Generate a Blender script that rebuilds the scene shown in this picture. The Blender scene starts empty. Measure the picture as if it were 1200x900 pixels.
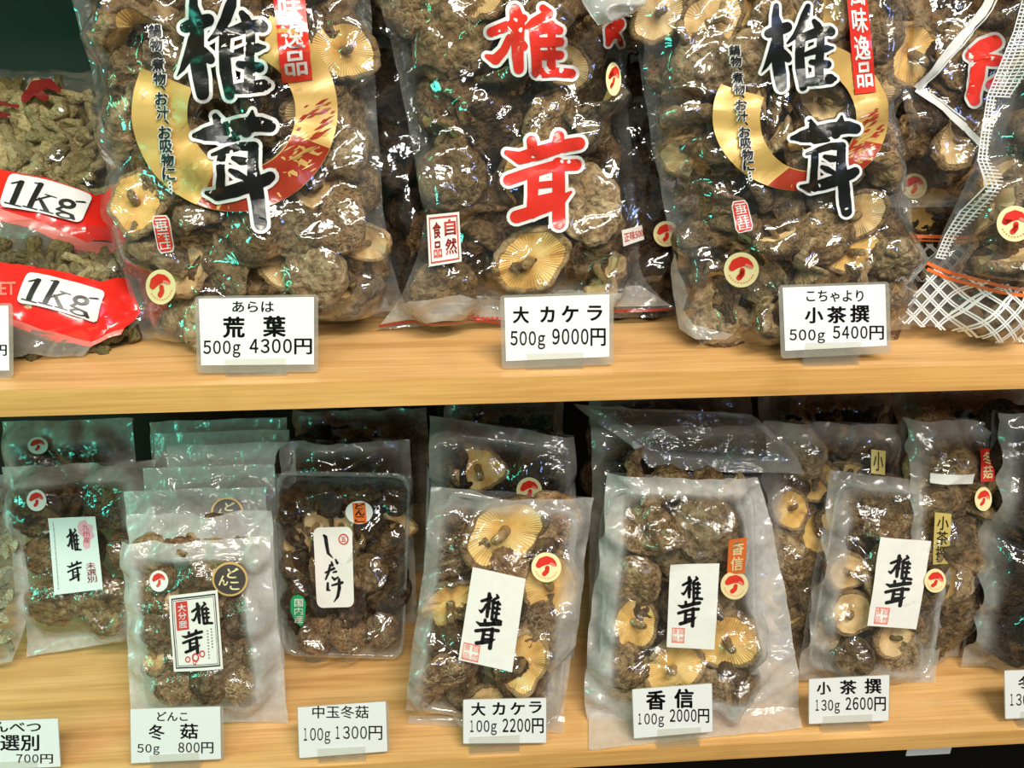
import bpy, bmesh, math, random
import numpy as np
from mathutils import Vector, Matrix, Euler, noise
from mathutils.geometry import tessellate_polygon

# ------------------------------------------------------------------ camera, world, lights, exposure
sc = bpy.context.scene
COL = sc.collection
FPX = 1000.0                                   # focal length in pixels of the 1200x900 frame
CAMP = Vector((0.0, -0.6, 0.2622))
PITCH, YAW = math.radians(24.0), math.radians(3.7)
cam_data = bpy.data.cameras.new('camera')
cam_data.sensor_width = 36.0
cam_data.lens = FPX / 1200 * 36.0
cam_data.clip_start = 0.02
cam_data.dof.use_dof = False
cam = bpy.data.objects.new('camera', cam_data)
COL.objects.link(cam)
cam.location = CAMP
cam.rotation_euler = (math.pi / 2 - PITCH, 0, -YAW)
sc.camera = cam

world = bpy.data.worlds.new('shop_air')
sc.world = world
world.use_nodes = True
bg = world.node_tree.nodes['Background']
bg.inputs['Color'].default_value = (0.80, 0.86, 0.80, 1)
bg.inputs['Strength'].default_value = 0.13


def area_light(name, loc, target, sx, sy, power, colour):
    d = bpy.data.lights.new(name, 'AREA')
    d.shape = 'RECTANGLE'
    d.size, d.size_y, d.energy, d.color = sx, sy, power, colour
    o = bpy.data.objects.new(name, d)
    COL.objects.link(o)
    o.location = loc
    o.rotation_euler = (Vector(target) - Vector(loc)).to_track_quat('-Z', 'Y').to_euler()
    return o


area_light('ceiling_lamp', (0.55, -1.35, 1.75), (0.1, 0.1, -0.1), 1.2, 0.18, 40, (1.0, 0.93, 0.80))
area_light('ceiling_lamp', (-0.75, -1.6, 1.7), (0.0, 0.1, -0.1), 0.5, 0.25, 9, (0.97, 0.98, 0.92))
area_light('ceiling_lamp', (0.3, -2.3, 1.5), (0.1, 0.1, -0.2), 1.5, 0.12, 20, (1.0, 0.95, 0.86))
area_light('green_sign_lamp', (-1.0, -0.62, 0.50), (-0.3, 0.15, 0.1), 0.05, 0.4, 0.9, (0.03, 1.0, 0.50))
area_light('teal_wash_lamp', (-1.0, -0.40, -0.02), (-0.5, 0.25, -0.22), 0.25, 0.2, 1.7, (0.10, 1.0, 0.72))  # added wash lamp, set low to tint the packs under the upper shelf
area_light('blue_sign_lamp', (0.9, -1.5, 0.75), (0.2, 0.1, -0.1), 0.10, 0.35, 1.6, (0.30, 0.45, 1.0))

vs = sc.view_settings
vs.view_transform = 'Standard'
vs.look = 'None'
vs.gamma = 1.0
vs.use_curve_mapping = False
vs.exposure = 0.35
sc.cycles.transparent_max_bounces = 40
sc.cycles.max_bounces = 7
sc.cycles.diffuse_bounces = 3
sc.cycles.glossy_bounces = 3
sc.cycles.transmission_bounces = 3
sc.cycles.sample_clamp_indirect = 4.0

ZL = -0.396                                    # top of the lower shelf; the upper shelf's top is z = 0

# ------------------------------------------------------------------ pixel <-> place helpers
cp_, sp_, cy_, sy_ = math.cos(PITCH), math.sin(PITCH), math.cos(YAW), math.sin(YAW)
CF = Vector((sy_ * cp_, cy_ * cp_, -sp_))
CR = Vector((cy_, -sy_, 0))
CU = CR.cross(CF)


def ray(px, py):
    return (CF * FPX + CR * (px - 600) - CU * (py - 450)).normalized()


def hit(px, py, p0, n):
    r = ray(px, py)
    return CAMP + r * ((p0 - CAMP).dot(n) / r.dot(n))


def frame(px, py, z, lean, yaw=0.0, roll=0.0, y=None):
    """A leaning sheet's frame: it stands on height z where the photograph shows (px, py); columns across, up the sheet, towards the viewer."""
    if y is None:
        o = hit(px, py, Vector((0, 0, z)), Vector((0, 0, 1)))
    else:
        q = hit(px, py, Vector((0, y, 0)), Vector((0, 1, 0)))
        o = Vector((q.x, y, z))
    m = Matrix.Rotation(math.radians(yaw), 4, 'Z') @ Matrix.Rotation(math.radians(90 - lean), 4, 'X') @ Matrix.Rotation(math.radians(roll), 4, 'Z')
    return Matrix.Translation(o) @ m


def loc(fr, px, py, w=0.0):
    """The point of the sheet (local coordinates) that the photograph shows at (px, py)."""
    n = fr.to_3x3() @ Vector((0, 0, 1))
    p = hit(px, py, fr.translation + n * w, n)
    return fr.inverted() @ p


def nz(p, s, seed=0.0):
    return noise.noise(Vector((p[0] * s + seed * 3.7, p[1] * s - seed * 1.3, (p[2] if len(p) > 2 else 0) * s + seed)))


# ------------------------------------------------------------------ scene helpers
def thing(name, label, cat, mat=None, group=None):
    o = bpy.data.objects.new(name, None)
    o.empty_display_size = 0.02
    COL.objects.link(o)
    if mat is not None:
        o.matrix_world = mat
    o['label'] = label
    o['category'] = cat
    if group:
        o['group'] = group
    return o


def tag(o, label, cat, group=None):
    o['label'] = label
    o['category'] = cat
    if group:
        o['group'] = group
    return o


def mesh_of(name, verts, faces, mats, smooth=False, midx=None):
    me = bpy.data.meshes.new(name)
    me.from_pydata([tuple(v) for v in verts], [], faces)
    for m in (mats if isinstance(mats, (list, tuple)) else [mats]):
        me.materials.append(m)
    if smooth:
        me.polygons.foreach_set('use_smooth', [True] * len(me.polygons))
    if midx:
        me.polygons.foreach_set('material_index', midx)
    me.update()
    return me


def put(name, me, parent=None, label=None):
    o = bpy.data.objects.new(name, me)
    COL.objects.link(o)
    if parent:
        o.parent = parent
    if label:
        o['label'] = label
    return o


def bm_mesh(name, bm, mat, smooth=False):
    me = bpy.data.meshes.new(name)
    bm.to_mesh(me)
    bm.free()
    me.materials.append(mat)
    if smooth:
        me.polygons.foreach_set('use_smooth', [True] * len(me.polygons))
    return me


def box(name, x0, x1, y0, y1, z0, z1, mat, parent=None, bevel=0.0, segs=2):
    bm = bmesh.new()
    bmesh.ops.create_cube(bm, size=1)
    for v in bm.verts:
        v.co = Vector(((x0 + x1) / 2 + v.co.x * (x1 - x0), (y0 + y1) / 2 + v.co.y * (y1 - y0), (z0 + z1) / 2 + v.co.z * (z1 - z0)))
    if bevel:
        bmesh.ops.bevel(bm, geom=bm.edges[:], offset=bevel, segments=segs, affect='EDGES', profile=0.6)
    return put(name, bm_mesh(name, bm, mat), parent)


# ------------------------------------------------------------------ materials
def new_mat(name):
    m = bpy.data.materials.new(name)
    m.use_nodes = True
    nt = m.node_tree
    nt.nodes.clear()
    out = nt.nodes.new('ShaderNodeOutputMaterial')
    return m, nt, out


def N(nt, kind, **kw):
    n = nt.nodes.new(kind)
    for k, v in kw.items():
        if k.startswith('i_'):
            n.inputs[k[2:].replace('_', ' ')].default_value = v
        else:
            setattr(n, k, v)
    return n


def ramp(nt, fac, stops):
    r = nt.nodes.new('ShaderNodeValToRGB')
    while len(r.color_ramp.elements) < len(stops):
        r.color_ramp.elements.new(0.5)
    for e, (p, c) in zip(r.color_ramp.elements, stops):
        e.position = p
        e.color = (*c, 1)
    nt.links.new(fac, r.inputs['Fac'])
    return r.outputs['Color']


def plain(name, col, rough=0.5, spec=0.5, coat=0.0, metal=0.0, var=0.0, bump=0.0, scale=60):
    m, nt, out = new_mat(name)
    p = N(nt, 'ShaderNodeBsdfPrincipled')
    p.inputs['Base Color'].default_value = (*col, 1)
    p.inputs['Roughness'].default_value = rough
    p.inputs['Specular IOR Level'].default_value = spec
    p.inputs['Coat Weight'].default_value = coat
    p.inputs['Coat Roughness'].default_value = 0.12
    p.inputs['Metallic'].default_value = metal
    if var or bump:
        tc = N(nt, 'ShaderNodeTexCoord')
        no = N(nt, 'ShaderNodeTexNoise')
        no.inputs['Scale'].default_value = scale
        no.inputs['Detail'].default_value = 4
        nt.links.new(tc.outputs['Object'], no.inputs['Vector'])
        if var:
            c = ramp(nt, no.outputs['Fac'], [(0.3, tuple(x * (1 - var) for x in col)), (0.7, tuple(min(1, x * (1 + var)) for x in col))])
            nt.links.new(c, p.inputs['Base Color'])
        if bump:
            b = N(nt, 'ShaderNodeBump')
            b.inputs['Strength'].default_value = bump
            b.inputs['Distance'].default_value = 0.001
            nt.links.new(no.outputs['Fac'], b.inputs['Height'])
            nt.links.new(b.outputs['Normal'], p.inputs['Normal'])
    nt.links.new(p.outputs[0], out.inputs[0])
    return m


def film_mat(name, haze=0.05, hazecol=(0.8, 0.82, 0.8), gloss=1.0, rough=0.06, edge=0.35, tint=(0.97, 0.98, 0.97), wrinkle=0.5, wscale=26):
    """Clear packing film: see-through, mirror-like at a glance, a little milky where it is doubled or sealed (the 'haze' attribute)."""
    m, nt, out = new_mat(name)
    L = nt.links.new
    tc = N(nt, 'ShaderNodeTexCoord')
    no = N(nt, 'ShaderNodeTexNoise')
    no.inputs['Scale'].default_value = wscale
    no.inputs['Detail'].default_value = 3
    no.inputs['Distortion'].default_value = 1.6
    L(tc.outputs['Object'], no.inputs['Vector'])
    b = N(nt, 'ShaderNodeBump')
    b.inputs['Strength'].default_value = wrinkle
    b.inputs['Distance'].default_value = 0.012
    L(no.outputs['Fac'], b.inputs['Height'])
    tr = N(nt, 'ShaderNodeBsdfTransparent')
    tr.inputs['Color'].default_value = (*tint, 1)
    gl = N(nt, 'ShaderNodeBsdfGlossy')
    gl.inputs['Roughness'].default_value = rough
    gl.inputs['Color'].default_value = (1, 1, 1, 1)
    L(b.outputs['Normal'], gl.inputs['Normal'])
    df = N(nt, 'ShaderNodeBsdfDiffuse')
    df.inputs['Color'].default_value = (*hazecol, 1)
    tl = N(nt, 'ShaderNodeBsdfTranslucent')
    tl.inputs['Color'].default_value = (*hazecol, 1)
    mx0 = N(nt, 'ShaderNodeMixShader')
    mx0.inputs[0].default_value = 0.4
    L(df.outputs[0], mx0.inputs[1])
    L(tl.outputs[0], mx0.inputs[2])
    at = N(nt, 'ShaderNodeAttribute', attribute_name='haze')
    n2 = N(nt, 'ShaderNodeTexNoise')
    n2.inputs['Scale'].default_value = 130
    n2.inputs['Detail'].default_value = 5
    L(tc.outputs['Object'], n2.inputs['Vector'])
    mr = N(nt, 'ShaderNodeMapRange')
    mr.inputs['From Min'].default_value = 0.3
    mr.inputs['From Max'].default_value = 0.7
    mr.inputs['To Min'].default_value = 0.8
    mr.inputs['To Max'].default_value = 1.12
    L(n2.outputs['Fac'], mr.inputs['Value'])
    ma = N(nt, 'ShaderNodeMath', operation='MULTIPLY_ADD')
    L(at.outputs['Fac'], ma.inputs[0])
    ma.inputs[1].default_value = edge
    ma.inputs[2].default_value = haze
    mb = N(nt, 'ShaderNodeMath', operation='MULTIPLY', use_clamp=True)
    L(ma.outputs[0], mb.inputs[0])
    L(mr.outputs[0], mb.inputs[1])
    mx1 = N(nt, 'ShaderNodeMixShader')
    L(mb.outputs[0], mx1.inputs[0])
    L(tr.outputs[0], mx1.inputs[1])
    L(mx0.outputs[0], mx1.inputs[2])
    ge = N(nt, 'ShaderNodeNewGeometry')                      # thin-sheet reflectance, the same from either side
    dt = N(nt, 'ShaderNodeVectorMath', operation='DOT_PRODUCT')
    L(b.outputs['Normal'], dt.inputs[0])
    L(ge.outputs['Incoming'], dt.inputs[1])
    ab = N(nt, 'ShaderNodeMath', operation='ABSOLUTE')
    L(dt.outputs['Value'], ab.inputs[0])
    om = N(nt, 'ShaderNodeMath', operation='SUBTRACT', use_clamp=True)
    om.inputs[0].default_value = 1.0
    L(ab.outputs[0], om.inputs[1])
    pw = N(nt, 'ShaderNodeMath', operation='POWER')
    L(om.outputs[0], pw.inputs[0])
    pw.inputs[1].default_value = 4.0
    fr = N(nt, 'ShaderNodeMath', operation='MULTIPLY_ADD')
    L(pw.outputs[0], fr.inputs[0])
    fr.inputs[1].default_value = 0.75
    fr.inputs[2].default_value = 0.085
    fm = N(nt, 'ShaderNodeMath', operation='MULTIPLY', use_clamp=True)
    L(fr.outputs[0], fm.inputs[0])
    fm.inputs[1].default_value = gloss
    mx2 = N(nt, 'ShaderNodeMixShader')
    L(fm.outputs[0], mx2.inputs[0])
    L(mx1.outputs[0], mx2.inputs[1])
    L(gl.outputs[0], mx2.inputs[2])
    L(mx2.outputs[0], out.inputs[0])
    return m


def wood_mat(name, a, b, c, along='X', rough=0.42):
    m, nt, out = new_mat(name)
    L = nt.links.new
    tc = N(nt, 'ShaderNodeTexCoord')
    mp = N(nt, 'ShaderNodeMapping')
    mp.inputs['Scale'].default_value = (1.6, 34, 34)
    L(tc.outputs['Object'], mp.inputs['Vector'])
    n1 = N(nt, 'ShaderNodeTexNoise')
    n1.inputs['Scale'].default_value = 2.2
    n1.inputs['Detail'].default_value = 8
    n1.inputs['Roughness'].default_value = 0.62
    n1.inputs['Distortion'].default_value = 0.5
    L(mp.outputs[0], n1.inputs['Vector'])
    mp2 = N(nt, 'ShaderNodeMapping')
    mp2.inputs['Scale'].default_value = (3, 160, 160)
    L(tc.outputs['Object'], mp2.inputs['Vector'])
    n2 = N(nt, 'ShaderNodeTexNoise')
    n2.inputs['Scale'].default_value = 3
    n2.inputs['Detail'].default_value = 4
    L(mp2.outputs[0], n2.inputs['Vector'])
    col = ramp(nt, n1.outputs['Fac'], [(0.28, a), (0.5, b), (0.72, c)])
    mix = N(nt, 'ShaderNodeMix', data_type='RGBA', blend_type='MULTIPLY')
    mix.inputs['Factor'].default_value = 0.45
    L(col, mix.inputs['A'])
    c2 = ramp(nt, n2.outputs['Fac'], [(0.35, (0.70, 0.64, 0.55)), (0.6, (1, 1, 1))])
    L(c2, mix.inputs['B'])
    n3 = N(nt, 'ShaderNodeTexNoise')                         # scuffs and old marks on the board
    n3.inputs['Scale'].default_value = 9
    n3.inputs['Detail'].default_value = 6
    L(tc.outputs['Object'], n3.inputs['Vector'])
    mix2 = N(nt, 'ShaderNodeMix', data_type='RGBA', blend_type='MULTIPLY')
    mix2.inputs['Factor'].default_value = 0.5
    L(mix.outputs['Result'], mix2.inputs['A'])
    c3 = ramp(nt, n3.outputs['Fac'], [(0.28, (0.66, 0.60, 0.52)), (0.45, (1, 1, 1))])
    L(c3, mix2.inputs['B'])
    p = N(nt, 'ShaderNodeBsdfPrincipled')
    p.inputs['Roughness'].default_value = rough
    L(mix2.outputs['Result'], p.inputs['Base Color'])
    bu = N(nt, 'ShaderNodeBump')
    bu.inputs['Strength'].default_value = 0.25
    bu.inputs['Distance'].default_value = 0.0006
    L(n2.outputs['Fac'], bu.inputs['Height'])
    L(bu.outputs['Normal'], p.inputs['Normal'])
    L(p.outputs[0], out.inputs[0])
    return m


def cap_mat(name, dark, mid, light, crack, crack_amt=0.6, cscale=1.0, k=1.0):
    """Dried cap skin: brown, wrinkled, crazed with paler cracks. Object coordinates are in cap radii."""
    m, nt, out = new_mat(name)
    L = nt.links.new
    tc = N(nt, 'ShaderNodeTexCoord')
    vm = N(nt, 'ShaderNodeVectorMath', operation='SCALE')
    L(tc.outputs['Object'], vm.inputs[0])
    vm.inputs['Scale'].default_value = k
    class T: outputs = {'Object': vm.outputs[0]}
    tc = T
    oi = N(nt, 'ShaderNodeObjectInfo')
    n1 = N(nt, 'ShaderNodeTexNoise', noise_dimensions='4D')
    n1.inputs['Scale'].default_value = 2.4
    n1.inputs['Detail'].default_value = 7
    n1.inputs['Roughness'].default_value = 0.66
    L(tc.outputs['Object'], n1.inputs['Vector'])
    mw = N(nt, 'ShaderNodeMath', operation='MULTIPLY')
    L(oi.outputs['Random'], mw.inputs[0])
    mw.inputs[1].default_value = 40
    L(mw.outputs[0], n1.inputs['W'])
    col = ramp(nt, n1.outputs['Fac'], [(0.33, dark), (0.49, mid), (0.69, light)])
    vo = N(nt, 'ShaderNodeTexVoronoi', feature='DISTANCE_TO_EDGE')
    vo.inputs['Scale'].default_value = 5.5 * cscale
    wn = N(nt, 'ShaderNodeTexNoise')
    wn.inputs['Scale'].default_value = 4
    wn.inputs['Detail'].default_value = 3
    L(tc.outputs['Object'], wn.inputs['Vector'])
    mv = N(nt, 'ShaderNodeMix', data_type='VECTOR')
    mv.inputs['Factor'].default_value = 0.22
    L(tc.outputs['Object'], mv.inputs['A'])
    L(wn.outputs['Color'], mv.inputs['B'])
    L(mv.outputs['Result'], vo.inputs['Vector'])
    ck = ramp(nt, vo.outputs['Distance'], [(0.0, (1, 1, 1)), (0.13, (0, 0, 0))])
    n3 = N(nt, 'ShaderNodeTexNoise', noise_dimensions='4D')
    n3.inputs['Scale'].default_value = 1.5
    n3.inputs['Detail'].default_value = 2
    L(tc.outputs['Object'], n3.inputs['Vector'])
    L(mw.outputs[0], n3.inputs['W'])
    gate = ramp(nt, n3.outputs['Fac'], [(0.42, (0, 0, 0)), (0.6, (crack_amt,) * 3)])
    mm = N(nt, 'ShaderNodeMath', operation='MULTIPLY')
    L(ck, mm.inputs[0])
    L(gate, mm.inputs[1])
    mix = N(nt, 'ShaderNodeMix', data_type='RGBA')
    L(mm.outputs[0], mix.inputs['Factor'])
    L(col, mix.inputs['A'])
    mix.inputs['B'].default_value = (*crack, 1)
    ra = N(nt, 'ShaderNodeAttribute', attribute_name='rim')
    rm = N(nt, 'ShaderNodeMath', operation='MULTIPLY')
    L(ra.outputs['Fac'], rm.inputs[0])
    rm.inputs[1].default_value = 0.55
    mxr = N(nt, 'ShaderNodeMix', data_type='RGBA')
    L(rm.outputs[0], mxr.inputs['Factor'])
    L(mix.outputs['Result'], mxr.inputs['A'])
    mxr.inputs['B'].default_value = (0.50, 0.34, 0.18, 1)
    mix = mxr
    hs = N(nt, 'ShaderNodeHueSaturation')
    mr = N(nt, 'ShaderNodeMapRange')
    mr.inputs['To Min'].default_value = 0.46
    mr.inputs['To Max'].default_value = 1.12
    hs.inputs['Saturation'].default_value = 1.12
    L(oi.outputs['Random'], mr.inputs['Value'])
    L(mr.outputs[0], hs.inputs['Value'])
    L(mix.outputs['Result'], hs.inputs['Color'])
    p = N(nt, 'ShaderNodeBsdfPrincipled')
    p.inputs['Roughness'].default_value = 0.62
    p.inputs['Specular IOR Level'].default_value = 0.35
    L(hs.outputs[0], p.inputs['Base Color'])
    ad = N(nt, 'ShaderNodeMath', operation='MULTIPLY_ADD')
    L(vo.outputs['Distance'], ad.inputs[0])
    ad.inputs[1].default_value = 0.55
    L(n1.outputs['Fac'], ad.inputs[2])
    bu = N(nt, 'ShaderNodeBump')
    bu.inputs['Strength'].default_value = 1.0
    bu.inputs['Distance'].default_value = 0.008
    L(ad.outputs[0], bu.inputs['Height'])
    L(bu.outputs['Normal'], p.inputs['Normal'])
    L(p.outputs[0], out.inputs[0])
    return m


def gill_mat(name, a, b, c):
    m, nt, out = new_mat(name)
    L = nt.links.new
    tc = N(nt, 'ShaderNodeTexCoord')
    oi = N(nt, 'ShaderNodeObjectInfo')
    n1 = N(nt, 'ShaderNodeTexNoise', noise_dimensions='4D')
    n1.inputs['Scale'].default_value = 1.6
    n1.inputs['Detail'].default_value = 6
    L(tc.outputs['Object'], n1.inputs['Vector'])
    mw = N(nt, 'ShaderNodeMath', operation='MULTIPLY')
    L(oi.outputs['Random'], mw.inputs[0])
    mw.inputs[1].default_value = 30
    L(mw.outputs[0], n1.inputs['W'])
    col = ramp(nt, n1.outputs['Fac'], [(0.30, a), (0.5, b), (0.68, c)])
    at = N(nt, 'ShaderNodeAttribute', attribute_name='ridge')
    mix = N(nt, 'ShaderNodeMix', data_type='RGBA', blend_type='MULTIPLY')
    mix.inputs['Factor'].default_value = 0.5
    L(col, mix.inputs['A'])
    rc = ramp(nt, at.outputs['Fac'], [(0.0, (0.72, 0.62, 0.48)), (1.0, (1, 1, 1))])
    L(rc, mix.inputs['B'])
    p = N(nt, 'ShaderNodeBsdfPrincipled')
    p.inputs['Roughness'].default_value = 0.6
    p.inputs['Subsurface Weight'].default_value = 0.0
    L(mix.outputs['Result'], p.inputs['Base Color'])
    L(p.outputs[0], out.inputs[0])
    return m


M = {}
M['wood_top'] = wood_mat('pine_board', (0.60, 0.315, 0.10), (0.82, 0.475, 0.18), (0.92, 0.58, 0.26))
M['wood_edge'] = wood_mat('pine_edge', (0.56, 0.28, 0.075), (0.74, 0.40, 0.12), (0.84, 0.49, 0.165))
M['back'] = plain('dark_green_back_board', (0.006, 0.010, 0.007), 0.6, var=0.3, scale=8)
M['dark'] = plain('dark_laminate', (0.02, 0.018, 0.015), 0.5)  # near-black colour stands in for the shade below the lower shelf
M['wallpaint'] = plain('shop_wall', (0.35, 0.33, 0.28), 0.8, var=0.08, scale=3)
M['floor'] = plain('shop_floor', (0.20, 0.17, 0.13), 0.45, var=0.2, scale=6)
M['film'] = film_mat('clear_film', 0.007, gloss=1.1, edge=0.07, rough=0.08, wrinkle=0.14)
M['film_soft'] = film_mat('clear_soft_film', 0.008, gloss=0.85, hazecol=(0.92, 0.91, 0.87), edge=0.40, rough=0.08, wrinkle=0.32)
M['film_milky'] = film_mat('milky_nylon_film', 0.015, hazecol=(0.92, 0.91, 0.87), gloss=0.9, edge=0.66, rough=0.12, wrinkle=0.45, wscale=34)
M['film_back'] = film_mat('back_film', 0.02, gloss=0.3, edge=0.12, rough=0.2, wrinkle=0.3)
M['tray'] = film_mat('clear_tray', 0.03, gloss=1.6, edge=0.30, rough=0.05, wrinkle=0.05)
M['acrylic'] = film_mat('clear_acrylic', 0.01, hazecol=(0.85, 0.82, 0.75), gloss=0.8, edge=0.06, rough=0.06, wrinkle=0.0, tint=(0.99, 0.99, 0.97))
M['laminate'] = film_mat('laminate_pouch', 0.30, hazecol=(0.72, 0.70, 0.62), gloss=0.9, edge=0.1, rough=0.12, wrinkle=0.02)
M['paper'] = plain('white_paper', (0.84, 0.84, 0.83), 0.45, coat=0.1)
M['label_paper'] = plain('washi_label', (0.80, 0.78, 0.72), 0.6, var=0.03, scale=150)
M['label_blue'] = plain('pale_label', (0.72, 0.80, 0.78), 0.6)
M['ink'] = plain('black_ink', (0.012, 0.012, 0.012), 0.35)
M['brown_ink'] = plain('dark_brown_ink', (0.05, 0.04, 0.035), 0.4)
M['ink_gloss'] = plain('glossy_black_print', (0.008, 0.009, 0.008), 0.24, coat=0.0)
M['white_print'] = plain('white_print', (0.78, 0.79, 0.77), 0.3)
M['red_print'] = plain('red_print', (0.72, 0.035, 0.022), 0.22, coat=0.4)
M['red_seal'] = plain('red_seal_ink', (0.60, 0.05, 0.04), 0.4)
M['pink_seal'] = plain('thin_red_seal_ink', (0.80, 0.22, 0.16), 0.5)
M['pink'] = plain('pink_ink', (0.78, 0.42, 0.50), 0.5)
M['dark_red'] = plain('rust_red_print', (0.34, 0.035, 0.015), 0.25, coat=0.3)
M['gold'] = plain('gold_print', (0.62, 0.40, 0.12), 0.42, coat=0.15, metal=0.15, var=0.12, scale=12)
M['gold_foil'] = plain('gold_foil', (0.88, 0.68, 0.20), 0.28, metal=0.35, coat=0.6, bump=0.6, scale=40)
M['cream_sticker'] = plain('cream_sticker', (0.86, 0.76, 0.40), 0.35, coat=0.3)
M['white_sticker'] = plain('white_sticker', (0.84, 0.82, 0.76), 0.35, coat=0.3)
M['maroon'] = plain('maroon_print', (0.16, 0.012, 0.012), 0.35)
M['orange'] = plain('orange_print', (0.85, 0.17, 0.03), 0.3)
M['green'] = plain('green_sticker', (0.01, 0.36, 0.13), 0.35, coat=0.3)
M['red_plastic'] = plain('glossy_red_film', (0.78, 0.022, 0.015), 0.2, coat=0.8, bump=0.25, scale=18)
M['pink_plastic'] = plain('thin_red_film', (0.80, 0.20, 0.17), 0.25, coat=0.5)
M['grey_print'] = plain('pale_grey_print', (0.62, 0.63, 0.60), 0.4)
M['capA'] = cap_mat('brown_cap_skin', (0.040, 0.020, 0.009), (0.24, 0.145, 0.070), (0.62, 0.44, 0.25), (0.75, 0.58, 0.34), 0.4)
M['capB'] = cap_mat('greyish_cap_skin', (0.065, 0.036, 0.019), (0.36, 0.245, 0.135), (0.76, 0.60, 0.39), (0.80, 0.66, 0.44), 0.4, 0.8)
M['fillA'] = cap_mat('brown_cap_skin_shaded', (0.03, 0.014, 0.007), (0.13, 0.075, 0.038), (0.34, 0.23, 0.13), (0.5, 0.36, 0.2), 0.35, k=38)  # brown cap skin darkened: the shade of the deep layer is in the colour
M['fillC'] = cap_mat('dark_cap_skin_shaded', (0.010, 0.005, 0.003), (0.04, 0.02, 0.010), (0.12, 0.07, 0.035), (0.3, 0.2, 0.1), 0.3, k=42)  # darker copy of the dark cap skin, shade deep inside the bags painted in
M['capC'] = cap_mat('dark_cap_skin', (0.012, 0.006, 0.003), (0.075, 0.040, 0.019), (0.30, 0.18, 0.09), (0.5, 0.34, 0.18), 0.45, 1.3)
M['capD'] = cap_mat('crazed_cap_skin', (0.08, 0.040, 0.020), (0.32, 0.19, 0.105), (0.62, 0.43, 0.26), (0.78, 0.60, 0.38), 0.95, 1.2)
M['gillY'] = gill_mat('yellow_gills', (0.60, 0.33, 0.085), (0.86, 0.56, 0.18), (0.93, 0.72, 0.33))
M['gillC'] = gill_mat('cream_gills', (0.46, 0.28, 0.11), (0.74, 0.52, 0.25), (0.88, 0.70, 0.42))
M['stem'] = cap_mat('stem_skin', (0.20, 0.12, 0.05), (0.42, 0.28, 0.13), (0.62, 0.46, 0.25), (0.6, 0.5, 0.3), 0.2)
M['pale_stem'] = cap_mat('pale_stem_flesh', (0.26, 0.20, 0.09), (0.56, 0.46, 0.24), (0.78, 0.69, 0.44), (0.7, 0.6, 0.4), 0.2)
M['fillS'] = cap_mat('pale_stem_flesh_shaded', (0.06, 0.05, 0.02), (0.16, 0.13, 0.055), (0.32, 0.27, 0.13), (0.7, 0.6, 0.4), 0.2, k=40)  # pale stem flesh darkened in colour for the shade under the top offcuts
M['slice'] = cap_mat('pale_slice_flesh', (0.40, 0.36, 0.20), (0.58, 0.55, 0.36), (0.72, 0.70, 0.52), (0.7, 0.7, 0.5), 0.1)

# ------------------------------------------------------------------ flat shapes: polygons, strokes, text
class Flat:
    """Collects flat polygons (in pixels of the photograph or in a sheet's own metres)."""
    def __init__(s):
        s.v, s.f = [], []

    def poly(s, pts):
        b = len(s.v)
        tri = tessellate_polygon([[Vector((p[0], p[1], 0)) for p in pts]])
        s.v += [(p[0], p[1]) for p in pts]
        s.f += [tuple(b + i for i in t) for t in tri]
        return s

    def disc(s, x, y, r, ry=None, n=28, a=0.0):
        ry = ry or r
        pts = []
        for k in range(n):
            t = 2 * math.pi * k / n
            u, w = r * math.cos(t), ry * math.sin(t)
            pts.append((x + u * math.cos(a) - w * math.sin(a), y + u * math.sin(a) + w * math.cos(a)))
        return s.poly(pts)

    def ring(s, x, y, r0, r1, n=32, ry=1.0):
        b = len(s.v)
        for k in range(n):
            t = 2 * math.pi * k / n
            s.v += [(x + r0 * math.cos(t), y + r0 * ry * math.sin(t)), (x + r1 * math.cos(t), y + r1 * ry * math.sin(t))]
        for k in range(n):
            a, c = b + 2 * k, b + 2 * ((k + 1) % n)
            s.f += [(a, a + 1, c + 1, c)]
        return s

    def line(s, pts, w):
        return s.strokes([[(p[0], p[1], w / 2) for p in pts]], 0, cap=False)

    def strokes(s, sts, grow=0.0, k=1.0, cap=True):
        for st in sts:
            for i, (x, y, r) in enumerate(st):
                if cap:
                    s.disc(x, y, r * k + grow, n=14)
                if i:
                    x0, y0, r0 = st[i - 1]
                    dx, dy = x - x0, y - y0
                    d = math.hypot(dx, dy) or 1
                    nx, ny = -dy / d, dx / d
                    a, b = r0 * k + grow, r * k + grow
                    s.poly([(x0 + nx * a, y0 + ny * a), (x + nx * b, y + ny * b), (x - nx * b, y - ny * b), (x0 - nx * a, y0 - ny * a)])
        return s

    def rect(s, x0, y0, x1, y1):
        return s.poly([(x0, y0), (x1, y0), (x1, y1), (x0, y1)])

    def frame_rect(s, x0, y0, x1, y1, w):
        s.rect(x0, y0, x1, y0 + w); s.rect(x0, y1 - w, x1, y1)
        s.rect(x0, y0, x0 + w, y1); s.rect(x1 - w, y0, x1, y1)
        return s

    def map(s, fn):
        s.v = [fn(p) for p in s.v]
        return s

    def shifted(s, offs):
        v, f, n = list(s.v), list(s.f), len(s.v)
        for dx, dy in offs:
            o = len(v)
            v += [(x + dx, y + dy) for x, y in s.v[:n]]
            f += [tuple(o + i for i in q) for q in s.f]
        s.v, s.f = v, f
        return s


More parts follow.
